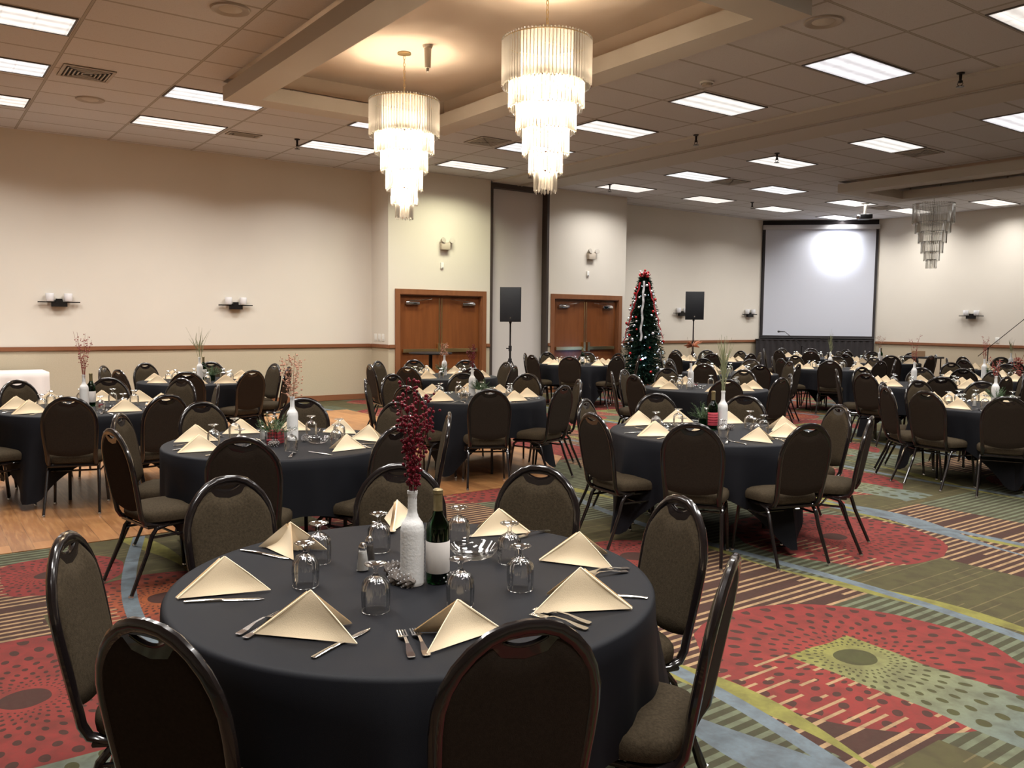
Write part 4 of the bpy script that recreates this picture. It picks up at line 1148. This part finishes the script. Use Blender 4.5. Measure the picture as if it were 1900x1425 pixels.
def planter(kind, loc, label, seed):
    t = empty('greenery_planter', loc, random.uniform(0, 1), label=label, cat='planter')
    if kind == 'plaid':
        b_ = MB().rbox(-.04, .04, -.04, .04, 0, .09, .004).build('box', 'plaid', t)
    elif kind == 'white': b_ = MB().rbox(-.045, .045, -.045, .045, 0, .07, .006).build('pot', 'whiteplastic', t)
    else: b_ = MB().lathe([(0, 0), (.035, 0), (.04, .07), (.036, .07), (.03, .01), (0, .01)], 16).build('jar', 'greenglass', t)
    greenery(t, seed, n=40, L=.14)
    return t
def plaid():
    m, nt, b = newmat('red_plaid'); E.nt = nt
    tc = nt.nodes.new('ShaderNodeTexCoord'); s = nt.nodes.new('ShaderNodeSeparateXYZ'); nt.links.new(tc.outputs['Object'], s.inputs[0])
    x, y, z = E(s.outputs[0]), E(s.outputs[1]), E(s.outputs[2])
    a = ((x + y) / .022).fr().gt(.5) * .45 + (z / .022).fr().gt(.5) * .45
    nt.links.new(mixc(nt, a, (.32, .02, .03), (.02, .015, .015)), b.inputs['Base Color']); b.inputs['Roughness'].default_value = .6
    return m
M['plaid'] = plaid()
def bowl(loc, label, r=.085):
    t = empty('glass_bowl', loc, label=label, cat='bowl')
    MB().lathe([(0, .004), (.03, .004), (r * .7, .012), (r, .042), (r + .003, .044), (r + .002, .040), (r * .72, .008), (.035, .0), (0, .0)], 32).build('bowl_body', 'glass', t)
    return t
def candle(loc, label):
    t = empty('votive_candle', loc, label=label, cat='candle')
    MB().lathe([(0, 0), (.027, 0), (.03, .06), (.028, .06), (.025, .004), (0, .004)], 16).build('cup', 'glass', t)
    MB().lathe([(0, .005), (.023, .005), (.024, .035), (0, .035)], 14).build('wax', 'candle', t)
    return t
sh_p = {}
def shaker(fill, loc, label):
    t = empty('salt_shaker' if fill == 'salt' else 'pepper_shaker', loc, label=label, cat='shaker')
    MB().lathe([(0, 0), (.021, 0), (.022, .004), (.015, .07), (.013, .075)], 14).build('body', 'glass', t)
    MB().lathe([(0, .003), (.019, .003), (.014, .062), (0, .062)], 14).build('filling', fill, t)
    MB().lathe([(.0135, .072), (.0145, .075), (.014, .084), (.008, .093), (0, .095)], 14).build('cap', 'chrome', t)
    return t

# ray helper: point on a horizontal plane seen at a photo pixel (used once, to lay things at their measured places)
def at(px, py, z):
    d_ = fw * F_PX + rt * (px - 950) - up * (py - 712.5)
    k = (z - 1.6) / d_.z
    return Vector((d_.x * k, d_.y * k, z))
ZT = .7585
cdir = lambda p: atan2(-p[1], -p[0])   # heading from p back to the camera

# --- nearest table: every piece at its measured place
t1n = [((418, 1098), 0, .1, 1.05, 'leftmost'), ((540, 1022), 1, 2.6, 1.0, 'left of the two goblets at back left'), ((737, 972), 0, 1.3, .95, 'behind the white bottle'), ((925, 990), 1, .2, .95, 'behind the glass bowl'),
       ((1075, 1045), 2, -.2, 1.05, 'right back, beside two forks'), ((1075, 1128), 1, .15, 1.15, 'largest, at the right edge'), ((848, 1185), 1, .6, 1.0, 'just behind the front chair'), ((578, 1178), 0, -.35, 1.15, 'front left between forks and knife')]
for (p, k, rr_, s, lab) in t1n:
    q = at(*p, ZT); napkin(k, q.x, q.y, ZT, cdir(q) + pi / 2 + rr_, 'cream napkin on the nearest table, ' + lab, s * .97)
for (p, lab) in (((567, 1087), 'front of the left pair'), ((592, 1043), 'rear of the left pair'), ((697, 1133), 'at front centre-left'), ((703, 1022), 'behind the salt shaker'), ((854, 1122), 'before the green bottle'),
                 ((851, 1008), 'left of the glass bowl rim'), ((965, 1093), 'front of the right pair'), ((945, 1043), 'rear of the right pair')):
    q = at(*p, ZT); place(glass_hi, (q.x, q.y, ZT + .0005), random.uniform(0, 3), 'upside-down goblet on the nearest table, ' + lab, scale=1.02)
def lay(proto, pa, pb, lab, z=ZT, s=1.0):
    a, b_ = at(*pa, z), at(*pb, z); c_ = (a + b_) / 2
    place(proto, (c_.x, c_.y, z + .0005), atan2((b_ - a).y, (b_ - a).x) - pi / 2, lab, scale=s)
lay(knife_p, (345, 1117), (487, 1112), 'steel knife below the leftmost napkin on the nearest table')
lay(knife_p, (450, 1021), (533, 1037), 'steel knife behind the leftmost napkin on the nearest table')
lay(knife_p, (587, 1218), (681, 1170), 'steel knife right of the front-left napkin, nearest table')
lay(knife_p, (1168, 1108), (1095, 1104), 'steel knife right of the largest napkin, nearest table')
lay(knife_p, (925, 1196), (898, 1156), 'steel knife partly hidden by the front chair, nearest table')
lay(fork_p, (434, 1183), (526, 1136), 'left of the two forks beside the front-left napkin')
lay(fork_p, (447, 1189), (545, 1143), 'right of the two forks beside the front-left napkin')
lay(fork_p, (768, 1232), (741, 1166), 'left of the two forks at the front of the nearest table')
lay(fork_p, (798, 1230), (764, 1162), 'right of the two forks at the front of the nearest table')
lay(fork_p, (1102, 1160), (990, 1132), 'upper of the two forks before the largest napkin')
lay(fork_p, (1096, 1171), (985, 1141), 'lower of the two forks before the largest napkin')
lay(fork_p, (1162, 1056), (1085, 1066), 'upper of the two forks at the right rim of the nearest table')
lay(fork_p, (1160, 1062), (1083, 1073), 'lower of the two forks at the right rim of the nearest table')
lay(fork_p, (1014, 986), (965, 998), 'fork at the back right of the nearest table')
lay(knife_p, (880, 994), (915, 985), 'steel knife left of the napkin behind the bowl')
lay(spoon_p, (700, 975), (720, 985), 'teaspoon at the back of the nearest table')
q = at(765, 1083, ZT); bottle('white', q, 'white twine-wrapped bottle holding red stems on the nearest table')
stems('berry', (q.x, q.y, q.z + .30), 'tall glittery red berry stems in the nearest white bottle', .37, 7, .075, 3)
q = at(812, 1079, ZT); bottle('green', q, 'green wine bottle with blank label on the nearest table')
q = at(673, 1058, ZT); shaker('salt', q, 'salt shaker beside a goblet on the nearest table')
q = at(685, 1045, ZT); shaker('pepper', q, 'pepper shaker behind the salt on the nearest table')
q = at(880, 1035, ZT); bowl(q, 'clear glass bowl behind the green bottle, nearest table', .088)
for (p, r_, lab) in (((728, 1066), .5, 'pine cone left of the nearest white bottle'), ((755, 1088), 1.9, 'pine cone before the nearest white bottle'), ((822, 1080), 2.8, 'pine cone right of the nearest green bottle'), ((735, 1082), 1.2, 'pine cone between shaker and nearest white bottle')):
    q = at(*p, ZT); pinecone(q.x, q.y, ZT, r_, lab, 1.0)

# --- other tables
full_cut = ('T2', 'T3', 'T5', 'T8', 'T10')
for tn, c in TB.items():
    if tn == 'T1': continue
    z = ZT + (.006 if tn in ('T3', 'T4', 'T5', 'T6') else 0)
    rnd = random.Random(tn)
    for i, (a, wname) in enumerate(seat_angles[tn]):
        rr_ = rnd.uniform(.56, .60); aa = a + rnd.uniform(-.06, .06)
        x, y = c[0] + rr_ * cos(aa), c[1] + rr_ * sin(aa)
        napkin(rnd.randrange(3), x, y, z, (cdir((x, y)) + pi / 2) + rnd.uniform(-.7, .7), 'cream folded napkin, %s place at %s' % (wname, TD[tn]), rnd.uniform(.9, 1.1))
        g = a + .33; gr = .40 + rnd.uniform(-.04, .04)
        place(glass_hi, (c[0] + gr * cos(g), c[1] + gr * sin(g), z + .0005), 0, 'upside-down goblet, %s place at %s' % (wname, TD[tn]), scale=1.0)
        if tn in full_cut:
            for k, (pt, off, nm) in enumerate(((fork_p, .30, 'fork'), (knife_p, -.29, 'knife'))):
                g = a + off; gr = .60
                place(pt, (c[0] + gr * cos(g), c[1] + gr * sin(g), z + .0005), a + pi / 2 + rnd.uniform(-.08, .08), 'steel %s, %s place at %s' % (nm, wname, TD[tn]))
CP = {
 'T2': [('w', (543, 817)), ('plaid', (512, 822)), ('bowl', (590, 822)), ('cone', (510, 828)), ('cone', (567, 818)), ('shk', (487, 815)), ('candle', (500, 826))],
 'T3': [('w', (157, 757)), ('g', (170, 753)), ('bowl', (205, 762)), ('candle', (187, 757))],
 'T4': [('w', (371, 706)), ('g', (378, 704)), ('box', (394, 706))],
 'T5': [('w', (876, 734)), ('white', (892, 735)), ('bowl', (860, 738))],
 'T6': [('w', (824, 689)), ('box', (815, 690))],
 'T7': [('g', (1094, 673))],
 'T8': [('r', (1322, 797)), ('w', (1340, 796)), ('box', (1305, 793)), ('cone', (1355, 797)), ('bowl', (1245, 797))],
 'T9': [('w', (1281, 718)), ('candle', (1291, 718)), ('bowl', (1285, 724))],
 'T10': [('w', (1845, 745)), ('box', (1858, 745)), ('shk', (1808, 754))],
 'T11': [('w', (1695, 712))], 'T12': [('w', (1532, 686))], 'T13': [('w', (1825, 702)), ('box', (1836, 702))], 'T14': [('w', (1624, 670)), ('g', (1630, 670))], 'T16': [('w', (1889, 674))]}
STEM = {'T2': ('blossom', .30, 5, .13, 'pinkish dried blossom twigs in the white bottle'), 'T3': ('twig', .42, 7, .11, 'dull red twigs in the white bottle'), 'T4': ('grass', .46, 4, .16, 'thin green grass stems in the white bottle'),
 'T5': ('berry', .26, 5, .07, 'short red berry stems in the white bottle'), 'T6': ('blossom', .22, 3, .05, 'small dried twigs in the white bottle'), 'T8': ('grass', .50, 7, .06, 'tall pale green grass stems in the white bottle'),
 'T9': ('flower', .34, 3, .10, 'copper-coloured artificial flower in the white bottle'), 'T10': ('twig', .22, 4, .07, 'short brown twigs in the white bottle'), 'T11': ('twig', .40, 4, .12, 'sparse reddish twigs in the white bottle'),
 'T12': ('grass', .46, 3, .06, 'slender green grass stems in the white bottle'), 'T13': ('twig', .36, 5, .08, 'upright red-brown twigs in the white bottle'), 'T14': ('blossom', .30, 3, .08, 'small brown twigs in the white bottle'), 'T16': ('grass', .3, 3, .08, 'thin dried stems in the white bottle')}
for tn, items in CP.items():
    c = TB[tn]; z = ZT + (.006 if tn in ('T3', 'T4', 'T5', 'T6') else 0)
    for n_, (k, p) in enumerate(items):
        q = at(*p, z)
        # keep on the table top if the sight line runs long
        v = Vector((q.x - c[0], q.y - c[1], 0))
        if v.length > .45: v = v.normalized() * .2; q = Vector((c[0] + v.x, c[1] + v.y, z))
        nm = TD[tn]
        if k == 'w':
            bottle('white', q, 'white twine-wrapped bottle on ' + nm)
            if tn in STEM:
                kd, h_, n__, sp__, lb = STEM[tn]
                stems(kd, (q.x, q.y, z + .30), lb + ' on ' + nm, h_, n__, sp__, sum(map(ord, tn)), dens=.6)
        elif k == 'g': bottle('green', q, 'green wine bottle on ' + nm)
        elif k == 'r': bottle('red', q, 'bottle with red label beside the white bottle on ' + nm)
        elif k == 'bowl': bowl(q, 'clear glass bowl on ' + nm, .08)
        elif k == 'cone': pinecone(q.x, q.y, z, n_, 'frosted pine cone %s on %s' % ('beside the planter' if p[0] < 530 else 'right of the white bottle', nm))
        elif k == 'shk': shaker('salt', q, 'salt shaker on ' + nm)
        elif k == 'candle': candle(q, 'red votive candle in glass cup on ' + nm)
        elif k in ('plaid', 'white', 'box'): planter(k, q, {'plaid': 'red plaid box of greenery on ', 'white': 'white pot of greenery on ', 'box': 'glass jar of greenery on '}[k] + nm, n_ + 5)
cf = empty('red_berry_cluster', (*[TB['T13'][0] + .32, TB['T13'][1] + .12], ZT), label='red berry sprig standing on the right-edge far table', cat='berry sprig')
mb = MB(); rnd = random.Random(4)
for k in range(120): mb.ball((rnd.gauss(0, .04), rnd.gauss(0, .04), rnd.uniform(.0, .33)), .011, 0)
mb.build('berries', 'twigred', cf)
MB().tube([(0, 0, 0), (0, 0, .2), (.06, .06, .42)], .004, 5).tube([(0, 0, .1), (-.04, -.03, .4)], .004, 5).build('stem', 'twigbrown', cf)

# white buffet, cocktail table, far odds and ends
bt = empty('buffet_table', (0, 0, 0), label='long folding table under the white skirted cloth at left wall', cat='table')
MB().box(-14.95, -14.25, -1.6, 1.72, .70, .735).build('tabletop', 'doorwood', bt, smooth=False)
for x in (-14.85, -14.35):
    for y in (-1.4, 1.5): MB().tube([(x, y, 0), (x, y, .70)], .014, 8).build('leg', 'darkmetal', bt)
mb = MB()
X0, X1, Y0, Y1 = -14.98, -14.22, -1.63, 1.75
per = []
def addl(ax_, ay_, bx_, by_, n):
    for i in range(n): per.append((ax_ + (bx_ - ax_) * i / n, ay_ + (by_ - ay_) * i / n))
addl(X1, Y0, X1, Y1, 90); addl(X1, Y1, X0, Y1, 24); addl(X0, Y1, X0, Y0, 90); addl(X0, Y0, X1, Y0, 24)
mx_, my_ = (X0 + X1) / 2, (Y0 + Y1) / 2
rings = []
for j, (z, amp) in enumerate(((.742, 0), (.735, .0), (.66, .004), (.4, .014), (.03, .018))):
    ring = []
    for i, (x, y) in enumerate(per):
        d_ = Vector((x - mx_, (y - my_) * .22, 0)).normalized(); w_ = amp * sin(i * .9) - (.008 if j == 0 else 0)
        ring.append(mb.bm.verts.new((x + d_.x * (w_ + amp * .4), y + d_.y * (w_ + amp * .4) , z)))
    rings.append(ring)
mb.bm.faces.new(rings[0])
for a, b_ in zip(rings, rings[1:]):
    for i in range(len(a)): mb.bm.faces.new((a[i], b_[i], b_[(i + 1) % len(a)], a[(i + 1) % len(a)]))
tag(mb.build('skirted_tablecloth', 'whitecloth', angle=60), 'white skirted tablecloth on the buffet against the left wall', 'tablecloth')
ct = empty('cocktail_table', (-13.75, 8.05, 0), label='tall black pedestal table before the nearer double doors', cat='table')
MB().lathe([(0, .93), (.40, .93), (.41, .94), (.41, .955), (.40, .96), (0, .96)], 32).build('tabletop', 'blackplastic', ct)
MB().lathe([(0, 0), (.24, 0), (.24, .012), (.04, .03), (.035, .93), (0, .93)], 20).build('pedestal', 'darkmetal', ct)
cd_ = empty('tan_card', (-9.35, 17.35, .90), -.4, label='tan card standing on a chair back at far right', cat='card')
# low folding table it stands on
ft = empty('side_table', (-9.35, 17.5, 0), 0, label='small dark side table among the far right chairs', cat='table')
MB().rbox(-.35, .35, -.25, .25, .86, .90, .006).build('tabletop', 'blackplastic', ft)
for sx_ in (-1, 1):
    for sy_ in (-1, 1): MB().tube([(sx_ * .3, sy_ * .2, 0), (sx_ * .3, sy_ * .2, .86)], .014, 6).build('leg', 'darkmetal', ft)
MB().box(-.13, .13, -.01, .01, 0, .12).build('card', 'orangecard', cd_, smooth=False)
cd_.rotation_euler = (0, 0, radians(25))

# ------------------------------------------------------------------ decorated tree
TX, TY = -13.68, 13.55
tr = empty('christmas_tree', (TX, TY, 0), label='tall narrow decorated artificial tree beside the farther doors', cat='christmas tree')
MB().tube([(0, 0, 0), (0, 0, 2.55)], [.035, .012], 10).build('trunk', 'twigbrown', tr)
mb = MB()
for k in range(4): mb.tube([(0, 0, .12), (.3 * cos(k * pi / 2), .3 * sin(k * pi / 2), .01)], .014, 6)
mb.build('stand', 'darkmetal', tr)
def trad(z): return .60 * (1 - (z / 2.75)) ** .62 if z < 2.6 else .12
rnd = random.Random(11); mb = MB()
for i in range(1400):
    z = .15 + 2.42 * (i / 1400); a = i * 2.399 + rnd.uniform(-.2, .2); R_ = trad(z) * rnd.uniform(.78, 1.04) if rnd.random() < .8 else trad(z) * rnd.uniform(1.0, 1.14)
    o_ = Vector((0, 0, z + .06)); e = Vector((cos(a) * R_, sin(a) * R_, z - .04 + rnd.uniform(-.03, .06))); d_ = (e - o_)
    mb.tube([o_, e], [.006, .002], 3, caps=False)
    dn_ = d_.normalized(); sd0 = dn_.orthogonal().normalized()
    nn = 15
    for q in range(nn):
        u_ = .30 + .70 * q / nn; p = o_ + d_ * u_; sd = Matrix.Rotation(rnd.uniform(0, 6.28), 3, dn_) @ sd0
        e2 = p + (sd + dn_ * .9) * .045; w_ = dn_.cross(sd) * .010
        v = [mb.bm.verts.new(x_) for x_ in (p - w_, p + w_, e2)]; mb.bm.faces.new(v)
tag(mb.build('foliage', 'treegreen', tr, smooth=False), kind='stuff')
lt = empty('light_string', (TX, TY, 0), label='string of cool white lights wound around the decorated tree', cat='string lights')
mb = MB(); pts = []
for i in range(400):
    u_ = i / 399; z = .2 + 2.2 * u_; a = u_ * 2 * pi * 10; pts.append((cos(a) * trad(z) * .97, sin(a) * trad(z) * .97, z))
MB().tube(pts, .002, 4).build('wire', 'treegreen', lt)
for i in range(98):
    u_ = ((i + .5) / 98) ** 1.1; z = .2 + 2.2 * u_; a = u_ * 2 * pi * 10; rr_ = trad(z) * 1.0
    MB().ball((cos(a) * rr_, sin(a) * rr_, z), .008, 1).build('bulb', 'bulb', lt)
ca = atan2(-TY, -TX)
MB().ball((cos(ca) * .53, sin(ca) * .53, .76), .022, 2).build('bulb', 'bulbbig', lt)
for z, rr_ in ((.76, .66),):
    ld = bpy.data.lights.new('tree_glow', 'POINT'); ld.energy = 4; ld.color = (.25, .5, 1); ld.shadow_soft_size = .03
    lo = bpy.data.objects.new('tree_glow', ld); COL.objects.link(lo); lo.parent = lt; lo.location = (cos(ca) * rr_, sin(ca) * rr_, z); lo.visible_camera = False
hgt = ['low', 'middle', 'upper']
rnd = random.Random(5)
for i in range(44):
    z = .45 + 1.95 * ((i + .5) / 44); a = ca + rnd.uniform(-1.3, 1.3); rr_ = trad(z) * 1.09; red_ = i % 3 == 0
    o = empty('ornament', (TX + cos(a) * rr_, TY + sin(a) * rr_, z), label='%s ball ornament hanging on the decorated tree' % ('shiny red' if red_ else 'silver-white'), cat='ornament', group='red tree ornaments' if red_ else 'silver tree ornaments')
    MB().ball((0, 0, 0), rnd.uniform(.022, .034), 2).build('ball', 'redball' if red_ else 'silverball', o)
def ribbon(a0, a1, z0, z1, m, lab, wv=.03):
    mb = MB(); n = 40
    def f(u_, v_):
        z = z0 + (z1 - z0) * u_; a = a0 + (a1 - a0) * u_ + wv * sin(u_ * 22); rr_ = trad(z) * 1.08 + .015 + .012 * sin(u_ * 40)
        a += (v_ - .5) * .045 / max(rr_, .1)
        return (TX + cos(a) * rr_, TY + sin(a) * rr_, z)
    mb.grid(f, n, 2)
    bmesh.ops.solidify(mb.bm, geom=mb.bm.faces[:], thickness=.002)
    o = mb.build('ribbon', m); tag(o, lab, 'ribbon', 'tree ribbons')
ribbon(ca - .55, ca - 1.1, 2.45, 1.1, 'redribbon', 'red ribbon down the left side of the decorated tree')
ribbon(ca - .05, ca - .12, 2.48, 1.15, 'whiteribbon', 'white ribbon down the middle of the decorated tree')
ribbon(ca + .55, ca + 1.15, 2.45, 1.2, 'redribbon', 'red ribbon down the right side of the decorated tree')
tp_ = empty('tree_topper', (TX, TY, 2.55), label='red bow and bauble topper on the decorated tree', cat='tree topper')
rnd = random.Random(9)
for k in range(6):
    a = k * pi / 3
    MB().tube([(0, 0, .05), (.07 * cos(a), .07 * sin(a), .13), (.12 * cos(a), .12 * sin(a), .08), (.07 * cos(a), .07 * sin(a), .02), (0, 0, .04)], .012, 6, sx=2.2).build('bow_loop', 'redribbon', tp_)
for k in range(9):
    a = k * .7; MB().ball((.10 * cos(a), .10 * sin(a), .02 + .15 * ((k * .37) % 1)), .026, 2).build('bauble', 'silverball' if k % 2 else 'redball', tp_)

# fixtures count as ceiling things; done
for o in list(bpy.data.objects):
    if o.type == 'EMPTY' and o.get('label') == 'x': print('UNUSED PROTO', o.name)
